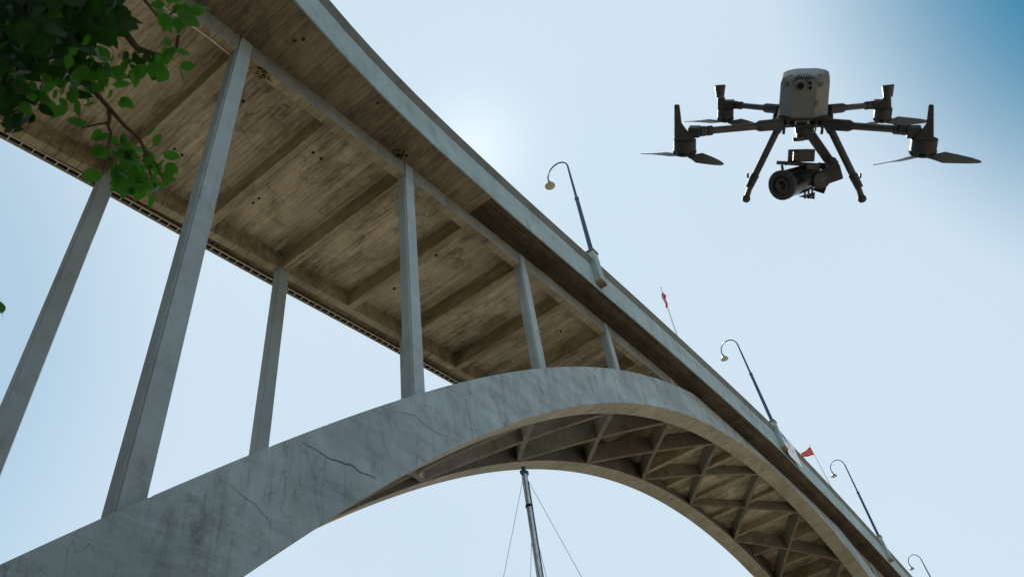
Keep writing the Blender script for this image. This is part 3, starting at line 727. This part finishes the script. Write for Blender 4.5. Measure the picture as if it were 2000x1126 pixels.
for s in (-1, 1): dbox(bc + UPV * px(34.5) + SIDE * s * px(22) + NOSE * .045, px(9), px(2.5), .01, 'top_latch', M['drone_dark'], body, .001)
# under-body frame
fc = bc - UPV * px(41)
dbox(fc + UPV * px(3), px(86), px(5), .17, 'upper_plate', M['drone_dark']); dbox(fc - UPV * px(7), px(104), px(5), .19, 'lower_plate', M['drone_dark'])
dbox(fc - UPV * px(2) , px(60), px(12), .15, 'core_frame', M['drone_black'])
for u in (-44, -34, -24, 24, 34, 44):
    q = fc + SIDE * px(u) + NOSE * .088 - UPV * px(3 + (abs(u) % 3))
    dcyl(q - UPV * px(7), q + UPV * px(7), px(3.2), px(3.2), 'spacer', M['drone_dark'], dr, 10); dcyl(q - UPV * px(3) + NOSE * .004, q - UPV * px(3) + NOSE * .009, px(1.8), px(1.5), 'bolt', M['silver'], dr, 8)
for u in (-30, 34): dbox(fc - UPV * px(18) + SIDE * px(u) + NOSE * .06, px(5), px(16), .02, 'bracket_fin', M['drone_dark'])
dbox(fc + NOSE * .092 - UPV * px(.5), px(24), px(6), .01, 'front_bracket', M['silver'], dr, .001)
dbox(fc + NOSE * .0965 - UPV * px(.5), px(17), px(4), .01, 'front_bracket_plate', M['drone_black'], dr, .001)
# arms, motors, blades
def arm(root, tip, r_, sleeve_len):
    root = Vector(root); tip = Vector(tip); d = (tip - root).normalized()
    a = dcyl(root, tip, r_, r_ * .95, 'arm', M['drone_tube'])
    dcyl(root - d * .01, root + d * sleeve_len, r_ * 1.6, r_ * 1.55, 'sleeve', M['drone_dark'], a, 12)
    dcyl(root + d * sleeve_len, root + d * (sleeve_len + .012), r_ * 1.55, r_ * 1.1, 'sleeve_collar', M['drone_dark'], a, 12)
    dcyl(tip - d * .045, tip - d * .03, r_ * 1.35, r_ * 1.35, 'clamp_ring', M['drone_dark'], a, 14); dcyl(tip - d * .022, tip - d * .002, r_ * 1.4, r_ * 1.4, 'clamp_ring', M['drone_dark'], a, 14)
    return a
def blade(c, ang, length, hubr):
    d = (SIDE * math.cos(ang) + NOSE * math.sin(ang)); wv = UPV.cross(d)
    secs_ = []
    for t, c_, tw in ((0, .010, .9), (.12, .018, .85), (.3, .040, .65), (.55, .036, .5), (.8, .027, .4), (.96, .015, .35), (1, .005, .3)):
        w_ = wv * math.cos(tw) + UPV * math.sin(tw); nn = w_.cross(d) * .0014; q = c + d * (hubr * .4 + length * t) + UPV * (-.004 * t)
        secs_.append([q - w_ * c_ * .4 - nn * .4, q + w_ * c_ * .1 - nn, q + w_ * c_ * .6 - nn * .2, q + w_ * c_ * .1 + nn])
    return secs_
def motor(u, v_top, v_bot, dz, w_px, s, angs, L, sc_):
    c = P(u, (v_top + v_bot) / 2, dz); h = px(v_bot - v_top) * (DD - dz) / DD; r_ = px(w_px) / 2 * (DD - dz) / DD
    mo = dcyl(c + UPV * h * .5, c - UPV * h * .18, r_ * 1.0, r_, 'motor', M['drone_dark'], dr, 24)
    dcyl(c - UPV * h * .20, c - UPV * h * .36, r_ * .9, r_ * .9, 'motor_gap', M['drone_black'], mo, 24)
    for k_ in range(9):
        a = 2 * PI * k_ / 9; q = c + (SIDE * math.cos(a) + NOSE * math.sin(a)) * r_ * .93
        dcyl(q - UPV * h * .18, q - UPV * h * .38, r_ * .12, r_ * .12, 'motor_rib', M['drone_dark'], mo, 6)
    dcyl(c - UPV * h * .36, c - UPV * h * .46, r_ * 1.0, r_ * .95, 'motor_bell', M['drone_dark'], mo, 24)
    dcyl(c - UPV * h * .46, c - UPV * h * .53, r_ * .7, r_ * .6, 'hub_plate', M['silver'], mo, 18)
    pr = dcyl(c - UPV * h * .53, c - UPV * h * .60, r_ * .45, r_ * .35, 'rotor_hub', M['drone_dark'], dr, 14)
    for a in angs: MB().sweep(blade(c - UPV * h * .57, a, L, r_)).build('rotor_blade', M['blade'], pr, True)
    return c, h, r_
FR, RRz = .24, -.20
# front pair
for s in (-1, 1):
    mu = 1570 + s * 233.5
    f_ = lambda du: 1570.5 + s * du
    arm(P(f_(52), 243, .10), P(f_(206), 257 if s < 0 else 254, FR), px(6.3), .065)
    motor(f_(233), 273, 302, FR, 42, s, ((.55, PI + .20) if s < 0 else (PI - .5, .25)), .135, 1)
    c = P(f_(222), 262, FR)
    # housing and the tall fin
    m = MB()
    def hs(v, ua, ub, dd):
        a_, b_ = P(f_(ua), v, FR + dd), P(f_(ub), v, FR + dd); a2, b2 = P(f_(ua), v, FR - dd), P(f_(ub), v, FR - dd); return [a_, b_, b2, a2]
    m.sweep([hs(204, 244, 253, .008), hs(207, 243, 253.5, .010), hs(240, 239, 253.5, .014), hs(250, 232, 253.5, .018), hs(268, 217, 253.5, .021), hs(275, 214, 253.5, .024)])
    m.build('motor_fin', M['drone_dark'], dr, False, .002)
    dbox(P(f_(214), 257, FR), px(20), px(17), .036, 'arm_clamp', M['drone_dark'])
for s in (-1, 1):
    f_ = lambda du: 1570.5 + s * du
    arm(P(f_(52), 213, -.06), P(f_(140), 204.5, RRz), px(5.6), .05)
    motor(f_(153.5), 213, 236, RRz, 29, s, ((PI + .15, .45) if s < 0 else (-.15, PI - .5)), .14, 1)
    q0, q1 = P(f_(161.5), 214, RRz), P(f_(161.5), 190, RRz); dcyl(q0, q1, px(8.2), px(7.2), 'motor_neck', M['drone_dark'])
    q0, q1 = P(f_(164), 190, RRz), P(f_(164), 168, RRz); dcyl(q0, q1, px(7.8), px(10.5), 'antenna_cap', M['drone_tube']); dcyl(q1, q1 + (q1 - q0).normalized() * .004, px(10.5), px(9.5), 'antenna_lid', M['drone_dark'])
    dbox(P(f_(147), 204, RRz), px(20), px(16), .034, 'arm_clamp', M['drone_dark'])
# white print on the right rear arm
for k_ in range(6):
    q = P(1664 + k_ * 3.6, 204.7 - k_ * .35, -.12); dbox(q + Vector((0, 0, .006)), px(2.2), px(1.8), .001, 'arm_print', M['silver'], dr, .0001)
# legs
for s in (-1, 1):
    f_ = lambda du: 1570.5 + s * du
    a, b, c = P(f_(49), 247, .05), P(f_(103), 357, .05), P(f_(113), 388, .05)
    lg = dcyl(a, b, px(6.2), px(6.0), 'landing_leg', M['drone_tube']); dcyl(a - (b - a).normalized() * .008, a + (b - a).normalized() * .02, px(8.5), px(7.5), 'leg_socket', M['drone_dark'], lg, 14)
    dcyl(b - (b - a).normalized() * .03, b + (b - a).normalized() * .018, px(7.6), px(6.8), 'leg_joint', M['drone_dark'], lg, 14)
    dcyl(b, c, px(4.6), px(5.2), 'leg_tip', M['drone_tube'], lg, 12)
    m = MB(); d = (c - b).normalized(); m.tube([c + d * px(k2) for k2 in (-7, -4.5, 0, 4.5, 7)], [px(3), px(6.3), px(7.6), px(6.3), px(2.5)], 14); m.build('foot', M['drone_dark'], lg, True)
    q = P(f_(103 + 5), 343, .05); dcyl(q, q + SIDE * s * .006, px(5), px(4), 'leg_button', M['drone_dark'], lg, 12)
# gimbal and its camera
g0 = P(1570, 238, .02)
dcyl(P(1571, 234, .02), P(1571, 250, .02), px(15), px(14), 'gimbal_mount', M['drone_dark'])
dcyl(P(1571, 247, .02), P(1571, 259, .02), px(16.5), px(16.5), 'gimbal_ring', M['drone_tube'])
gm = dcyl(P(1571, 258, .02), P(1571, 274, .02), px(14), px(13.5), 'gimbal_motor', M['drone_dark'])
dcyl(P(1559, 268, .05), P(1559, 276, .05), px(10), px(9), 'gimbal_disc', M['drone_tube'], gm)
m = MB(); m.tube([P(1590, 241, .06), P(1593, 252, .065), P(1591, 260, .06), P(1586, 263, .05)], px(1.3), 6); m.build('gimbal_wire', M['drone_black'], gm, True)
m = MB(); m.tube([P(1588, 216, .0), P(1592, 228, .02)], px(1), 5); m.build('wire', M['drone_black'], dr, True)
m = MB(); m.beam(P(1583, 262, -.02), P(1618, 312, -.05), px(17), px(14), Vector((0, 0, 1))); ga = m.build('gimbal_arm', M['drone_tube'], dr, False, .003)
m = MB(); m.beam(P(1610, 305, -.05), P(1634, 322, -.05), px(14), px(16), Vector((0, 0, 1))); m.build('arm_elbow', M['drone_dark'], ga, False, .003)
dcyl(P(1622, 316, -.03), P(1629, 330, .0), px(11), px(11), 'elbow_motor', M['drone_dark'], ga)
m = MB(); m.beam(P(1640, 335, -.03), P(1592, 352, .0), px(20), px(26), Vector((0, 1, 0))); m.build('side_arm', M['drone_dark'], ga, False, .003)
m = MB(); m.beam(P(1596, 323, -.05), P(1640, 329, -.05), px(18), px(12), Vector((0, 1, 0))); m.build('top_arm', M['drone_black'], ga, False, .002)
# camera barrel pointing left and towards the viewer
c0, c1 = P(1526, 362, .13), P(1580, 346, .0); dv = (c1 - c0).normalized()
cm = dcyl(c0 + dv * .004, c0 + dv * (c1 - c0).length * .75, px(25.0), px(24.5), 'camera_barrel', M['drone_black'], dr, 40)
m = MB(); fr_ = c0
ringm = MB(); 
def ring(c, d, ro_, ri_, th, name, mat, parent, n=40):
    ref = d.cross(Vector((0, 1, 0))).normalized(); q = d.cross(ref); m = MB(); vs = []; fs = []
    for k2 in range(n):
        a = 2 * PI * k2 / n; e_ = ref * math.cos(a) + q * math.sin(a)
        vs += [c + e_ * ro_, c + e_ * ri_, c + e_ * ri_ + d * th, c + e_ * ro_ + d * th]
    for k2 in range(n):
        i0, i1 = k2 * 4, ((k2 + 1) % n) * 4
        for j in range(4): fs.append((i0 + j, i0 + (j + 1) % 4, i1 + (j + 1) % 4, i1 + j))
    m.poly(vs, fs); return m.build(name, mat, parent, True)
ring(c0, dv, px(26.5), px(17.5), .012, 'lens_hood', M['drone_dark'], cm)
m = MB(); m.tube([c0 + dv * .012, c0 + dv * .004], [px(16), px(17.6)], 36); m.build('lens_cone', M['drone_tube'], cm, True)
ring(c0 + dv * .0015, dv, px(12), px(8.5), .004, 'inner_ring', M['drone_tube'], cm)
dcyl(c0 + dv * .003, c0 + dv * .001, px(8.5), px(7), 'front_glass', M['drone_black'], cm, 28)
dcyl(c1 - dv * .03, c1 + dv * .02, px(21), px(20), 'camera_back', M['drone_dark'], cm, 24)
m = MB(); m.beam(P(1527, 318, .05), P(1592, 322, -.02), .07, px(7), Vector((0, 1, 0))); m.build('top_plate', M['drone_dark'], cm, False, .003)
m = MB(); m.beam(P(1568, 325, .04), P(1592, 327, .02), .05, px(9), Vector((0, 1, 0))); m.build('side_plate', M['drone_tube'], cm, False, .002)
m = MB(); m.beam(P(1547, 304, .05), P(1583, 303, .01), .05, px(22), Vector((0, 1, 0))); bxo = m.build('rangefinder_box', M['drone_dark'], cm, False, .002)
m = MB(); m.beam(P(1549, 305, .074), P(1562, 305, .068), .006, px(17), Vector((0, 1, 0))); m.build('rangefinder_window', M['drone_black'], bxo, False, .001)
m = MB(); m.beam(P(1527, 322, .06), P(1529, 333, .06), .012, .008, Vector((1, 0, 0))); m.build('plate_tab', M['drone_dark'], cm, False, .001)
for u in (1573, 1580, 1587):
    m = MB(); m.beam(P(u, 326, .045), P(u - 1, 388, .045), px(3.6), .008, Vector((0, 0, 1))); m.build('cage_bar', M['drone_dark'], cm, False, .001)
for u, v in ((1575, 331), (1575, 383), (1584, 384), (1535, 322)):
    q = P(u, v, .053); dcyl(q, q + Vector((0, 0, .003)), px(1.7), px(1.5), 'screw', M['silver'], cm, 10)
m = MB(); a_, b_, c_ = P(1560, 384, .05), P(1592, 376, .04), P(1591, 389, .045); dd_ = Vector((0, 0, -.03)); m.sweep([[a_, b_, c_], [a_ + dd_, b_ + dd_, c_ + dd_]]); m.build('base_bracket', M['drone_dark'], cm)
dcc = P(1604, 352, .05); dn = (Vector((0, 0, 1)) + SIDE * .35).normalized()
td = dcyl(dcc - dn * .03, dcc + dn * .004, px(15), px(15), 'tilt_motor', M['drone_tube'], cm, 28); ring(dcc + dn * .004, dn, px(14.5), px(12.5), .001, 'tilt_rim', M['drone_dark'], td, 28)
cu = bpy.data.curves.new('print', 'FONT'); cu.body = 'PS'; cu.size = px(9); cu.align_x = 'CENTER'; cu.align_y = 'CENTER'; cu.extrude = .0003
tmp = bpy.data.objects.new('t', cu); col.objects.link(tmp); bpy.context.view_layer.update()
me = bpy.data.meshes.new_from_object(tmp.evaluated_get(bpy.context.evaluated_depsgraph_get())); bpy.data.objects.remove(tmp)
me.materials.clear(); me.materials.append(simple('grey_print', (.25, .25, .25), .5)); to = bpy.data.objects.new('motor_print', me); link(to, td)
xx = (SIDE - dn * SIDE.dot(dn)).normalized(); yy = dn.cross(xx)
to.matrix_local = Matrix(((xx.x, yy.x, dn.x, 0), (xx.y, yy.y, dn.y, 0), (xx.z, yy.z, dn.z, 0), (0, 0, 0, 1))); to.location = dcc + dn * .0055
m = MB(); m.beam(P(1590, 365, .0), P(1612, 372, .0), px(14), px(12), Vector((0, 1, 0))); m.build('tail_block', M['drone_black'], cm, False, .002)

# ------------------------------------------------------------------ unseen trees added to block sky light from rib and columns
def blocker_tree(x, y, h, r_, label, seed):
    q_ = random.Random(seed); t_ = empty('blocker_tree', (x, y, GZ)); tag(t_, label, 'tree', 'added sky blocking trees out of view')
    m = MB(); m.tube([(0, 0, -.2), (.1, .1, h * .3), (-.1, .1, h * .7)], [.28, .2, .08], 10); m.build('trunk', M['bark'], t_, True)
    m = MB()
    for _ in range(2600):
        while True:
            g = Vector((q_.uniform(-1, 1), q_.uniform(-1, 1), q_.uniform(-1, 1)))
            if .35 < g.length < 1: break
        c = Vector((g.x * r_, g.y * r_, h * .6 + g.z * h * .42)); a = Vector((q_.gauss(0, 1), q_.gauss(0, 1), q_.gauss(0, 1))).normalized(); b = a.orthogonal().normalized(); e = a.cross(b); k1 = q_.uniform(.22, .42)
        m.poly([c - b * k1, c - e * k1 * .6, c + b * k1, c + e * k1 * .6], [(0, 1, 2, 3)])
    o = m.build('crown', M['leaf_deep'], t_); o['kind'] = 'stuff'
for i_, (x, y, h, r_) in enumerate(((-7, -13, 17, 4.6), (0, -18, 20, 5.2), (7, -18, 16, 4.6), (-12, -4, 15, 4.2), (15, -22, 12, 4.5), (-9, 5, 18, 4.6), (-8.5, 14, 19, 4.8))):
    blocker_tree(x, y, h, r_, ['added slim sky blocking tree left of and behind the viewpoint', 'tallest added sky blocking tree right behind the viewpoint', 'round added sky blocking tree on the quay behind the viewpoint', 'added sky blocking tree by the landward columns, outside the picture', 'farthest added sky blocking tree along the quay', 'added sky blocking tree beside the first landward column', 'added sky blocking tree on the far side of the landward columns'][i_], i_)

# ------------------------------------------------------------------ tree with a branch reaching into the picture
TB = Vector((-2.4, -6.3, GZ))
tr = empty('broadleaf_tree', TB); tag(tr, 'green leafy tree branch reaching into the upper left corner in front of the deck', 'tree')
def tp(p): return Vector(p) - TB
m = MB(); hub = Vector((-1.9, -6.7, 3.4))
m.tube([(0, 0, -.1), (.1, 0, 1.2), (.2, -.1, 2.6), (.35, -.25, 3.9), tp(hub)], [.2, .16, .14, .12, .09], 12); m.build('trunk', M['bark'], tr, True)
def limb(pts, r0, r1, name='branch'):
    m = MB(); n = len(pts); m.tube([tp(p) for p in pts], [r0 + (r1 - r0) * k2 / (n - 1) for k2 in range(n)], 7); return m.build(name, M['bark'], tr, True)
root = at(-90, -60, 2.0)
limb([hub, hub.lerp(root, .5) + Vector((0, 0, .1)), root, at(30, 30, 1.95), at(90, 85, 1.95), at(150, 140, 1.95), at(190, 185, 1.95)], .035, .0055)
limb([at(190, 185, 1.95), at(215, 213, 1.95), at(243, 245, 1.95), at(270, 268, 1.95), at(285, 296, 1.95), at(291, 330, 1.95), at(306, 372, 1.95)], .0055, .0025, 'twig')
limb([at(213, 212, 1.95), at(214, 232, 1.95), at(211, 246, 1.95), at(217, 260, 1.95), at(212, 282, 1.95)], .005, .0025, 'twig')
limb([at(211, 240, 1.95), at(190, 243, 1.95), at(160, 250, 1.93)], .003, .002, 'twig')
limb([root, at(120, -60, 2.1), at(225, -10, 2.1), at(235, 28, 2.1), at(246, 66, 2.1), at(268, 95, 2.1), at(298, 105, 2.1), at(330, 115, 2.1), at(345, 92, 2.1), at(350, 60, 2.1)], .014, .003, 'twig')
limb([at(225, -10, 2.1), at(270, -14, 2.05), at(292, 12, 2.05), at(313, 40, 2.05), at(345, 20, 2.05)], .005, .0025, 'twig')
limb([root, at(-20, 60, 1.8), at(10, 120, 1.85), at(25, 175, 1.85), at(45, 225, 1.85)], .012, .003, 'twig')
limb([at(285, 296, 1.95), at(306, 322, 1.95), at(318, 350, 1.95)], .003, .002, 'twig')
limb([root, at(-60, 300, 1.9), at(-30, 560, 1.9), at(-6, 612, 1.9)], .012, .002, 'twig')
def leafmesh(name, mat, q):
    L_ = 1.0; wd = q.uniform(.58, .92); fold = q.uniform(.08, .25); curl = q.uniform(-.15, .2)
    n = 7; vs = []; 
    for i in range(n):
        t = i / (n - 1); w_ = wd / 2 * (math.sin(PI * t ** .8)) ** .9 if 0 < t < 1 else 0.015
        w_ *= 1 + q.uniform(-.06, .06); x = t; zc = curl * (t * t - t)
        vs += [(x, -w_, zc + fold * w_), (x, 0, zc), (x, w_, zc + fold * w_)]
    fs = []
    for i in range(n - 1):
        b = i * 3; fs += [(b, b + 3, b + 4, b + 1), (b + 1, b + 4, b + 5, b + 2)]
    vs += [(0, -.012, 0), (0, .012, 0), (-.28, .008, .03), (-.28, -.008, .03)]; b = n * 3; fs.append((b, b + 1, b + 2, b + 3))
    me = bpy.data.meshes.new(name); me.from_pydata(vs, [], fs); me.materials.append(mat); me.polygons.foreach_set('use_smooth', [True] * len(me.polygons)); return me
q = random.Random(11)
LM = [leafmesh('leaf', M['leaf'], q) for _ in range(6)]; LD = [leafmesh('leaf', M['leaf_deep'], q) for _ in range(5)]
def leaf_matrix(p, size, q, face=None, ang=None):
    nrm = (-FWD + Vector((q.gauss(0, .7), q.gauss(0, .7), q.gauss(0, .7)))).normalized() if face is None else face
    a = q.uniform(0, 2 * PI) if ang is None else ang
    d = (RIGHT * math.cos(a) + UP * math.sin(a)); d = (d - nrm * d.dot(nrm)).normalized(); s_ = nrm.cross(d)
    return Matrix(((d.x, s_.x, nrm.x, p.x), (d.y, s_.y, nrm.y, p.y), (d.z, s_.z, nrm.z, p.z), (0, 0, 0, 1))) @ Matrix.Diagonal((size, size, size, 1))
count = 0
def put_leaf(u, v, dist, size, meshes, ang=None):
    global count
    o = bpy.data.objects.new('leaf', q.choice(meshes)); link(o, tr); o.matrix_local = Matrix.Translation(-TB) @ leaf_matrix(at(u, v, dist), size, q, None, ang); count += 1
# named single leaves: (u of stem end, v, length px, direction deg from right, counter-clockwise)
for u, v, L_, a in ((170, 238, 42, 180), (200, 342, 40, 185), (204, 290, 34, 190), (130, 205, 40, 240), (95, 190, 44, 250), (150, 195, 34, 290), (310, 205, 0, 0), (285, 265, 30, 20), (300, 285, 32, 45), (318, 300, 36, -10), (325, 318, 32, -45),
                    (350, 130, 32, -10), (352, 135, 34, -40), (345, 95, 34, -40), (335, 80, 26, 200), (345, 60, 34, 70), (330, 45, 42, 150), (345, 20, 50, -30), (368, 10, 46, 240), (375, 30, 36, 60), (325, 130, 40, 235), (300, 120, 36, 250), (285, 125, 40, 240), (265, 130, 42, 255), (250, 115, 36, 230), (305, 105, 34, 280),
                    (232, 60, 30, -20), (245, 55, 26, -60), (190, 200, 34, 250), (175, 185, 38, 215), (235, 190, 34, -30), (220, 165, 34, 10), (200, 160, 36, 240), (215, 260, 34, 240), (200, 255, 36, 200), (230, 200, 30, -10), (4, 612, 26, 110), (-6, 604, 14, 60),
                    (310, 372, 34, -50), (312, 360, 36, 20), (300, 375, 38, 270), (285, 365, 38, 230), (320, 350, 34, 40), (270, 350, 36, 260), (255, 345, 40, 240), (235, 340, 38, 250), (245, 325, 34, 200)):
    if L_ > 0: put_leaf(u, v, q.uniform(1.88, 2.0), L_ * .86 * 1.95 / FPX, LM, math.radians(a))
# clusters: centre, radii, count, distance, size px, meshes
for (cu_, cv_, ru, rv, n, d0, d1, s0, s1, ms) in (
        (265, 335, 52, 42, 66, 1.85, 2.05, 28, 40, LM), (225, 300, 22, 30, 16, 1.9, 2.0, 24, 36, LM), (35, 205, 45, 50, 46, 1.75, 1.95, 26, 38, LD), (195, 150, 46, 40, 34, 1.85, 2.05, 28, 42, LM),
        (275, 120, 45, 25, 20, 2.0, 2.15, 26, 38, LD), (335, 75, 18, 40, 12, 2.0, 2.1, 24, 36, LM), (345, 18, 34, 22, 14, 1.9, 2.1, 34, 48, LM), (120, 130, 70, 55, 30, 1.8, 2.0, 32, 46, LD), (150, 150, 85, 45, 34, 1.7, 1.95, 24, 36, LM), (60, 165, 60, 40, 24, 1.7, 1.9, 22, 34, LM), (110, 60, 100, 60, 26, 1.35, 1.7, 22, 34, LM)):
    for _ in range(n):
        a = q.uniform(0, 2 * PI); rr_ = math.sqrt(q.random()); put_leaf(cu_ + ru * rr_ * math.cos(a), cv_ + rv * rr_ * math.sin(a), q.uniform(d0, d1), q.uniform(s0 * .7, s1 * 1.1) * .68 * 1.95 / FPX, ms)
# the crown's mass: too many leaves to count
def leaf_mass(items, mat, name):
    V_ = []; F_ = []
    for Mx, me in items:
        b = len(V_); V_ += [tuple(Mx @ v_.co) for v_ in me.vertices]; F_ += [tuple(b + i for i in p_.vertices) for p_ in me.polygons]
    me = bpy.data.meshes.new(name); me.from_pydata(V_, [], F_); me.materials.append(mat); me.polygons.foreach_set('use_smooth', [True] * len(me.polygons))
    o = link(bpy.data.objects.new(name, me), tr); o['kind'] = 'stuff'; return o
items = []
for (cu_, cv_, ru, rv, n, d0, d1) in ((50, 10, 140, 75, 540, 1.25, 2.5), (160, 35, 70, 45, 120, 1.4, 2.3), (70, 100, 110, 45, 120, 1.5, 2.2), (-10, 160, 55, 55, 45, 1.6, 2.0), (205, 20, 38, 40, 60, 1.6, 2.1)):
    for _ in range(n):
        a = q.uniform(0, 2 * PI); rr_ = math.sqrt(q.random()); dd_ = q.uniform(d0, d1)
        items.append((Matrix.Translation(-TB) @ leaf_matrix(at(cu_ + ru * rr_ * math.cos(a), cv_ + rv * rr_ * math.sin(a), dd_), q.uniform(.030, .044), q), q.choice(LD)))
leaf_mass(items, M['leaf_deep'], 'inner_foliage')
items = []
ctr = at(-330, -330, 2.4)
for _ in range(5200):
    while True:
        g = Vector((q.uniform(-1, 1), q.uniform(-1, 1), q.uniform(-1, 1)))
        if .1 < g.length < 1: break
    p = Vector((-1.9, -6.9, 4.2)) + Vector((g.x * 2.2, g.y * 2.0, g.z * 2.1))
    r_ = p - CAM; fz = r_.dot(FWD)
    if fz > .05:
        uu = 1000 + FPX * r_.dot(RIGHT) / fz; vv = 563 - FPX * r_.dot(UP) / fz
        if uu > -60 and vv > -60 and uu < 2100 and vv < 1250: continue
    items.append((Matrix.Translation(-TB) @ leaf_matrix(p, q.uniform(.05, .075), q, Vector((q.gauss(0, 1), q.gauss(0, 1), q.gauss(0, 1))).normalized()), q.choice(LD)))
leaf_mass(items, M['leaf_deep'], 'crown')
print('leaves', count, 'objects', len(bpy.data.objects))
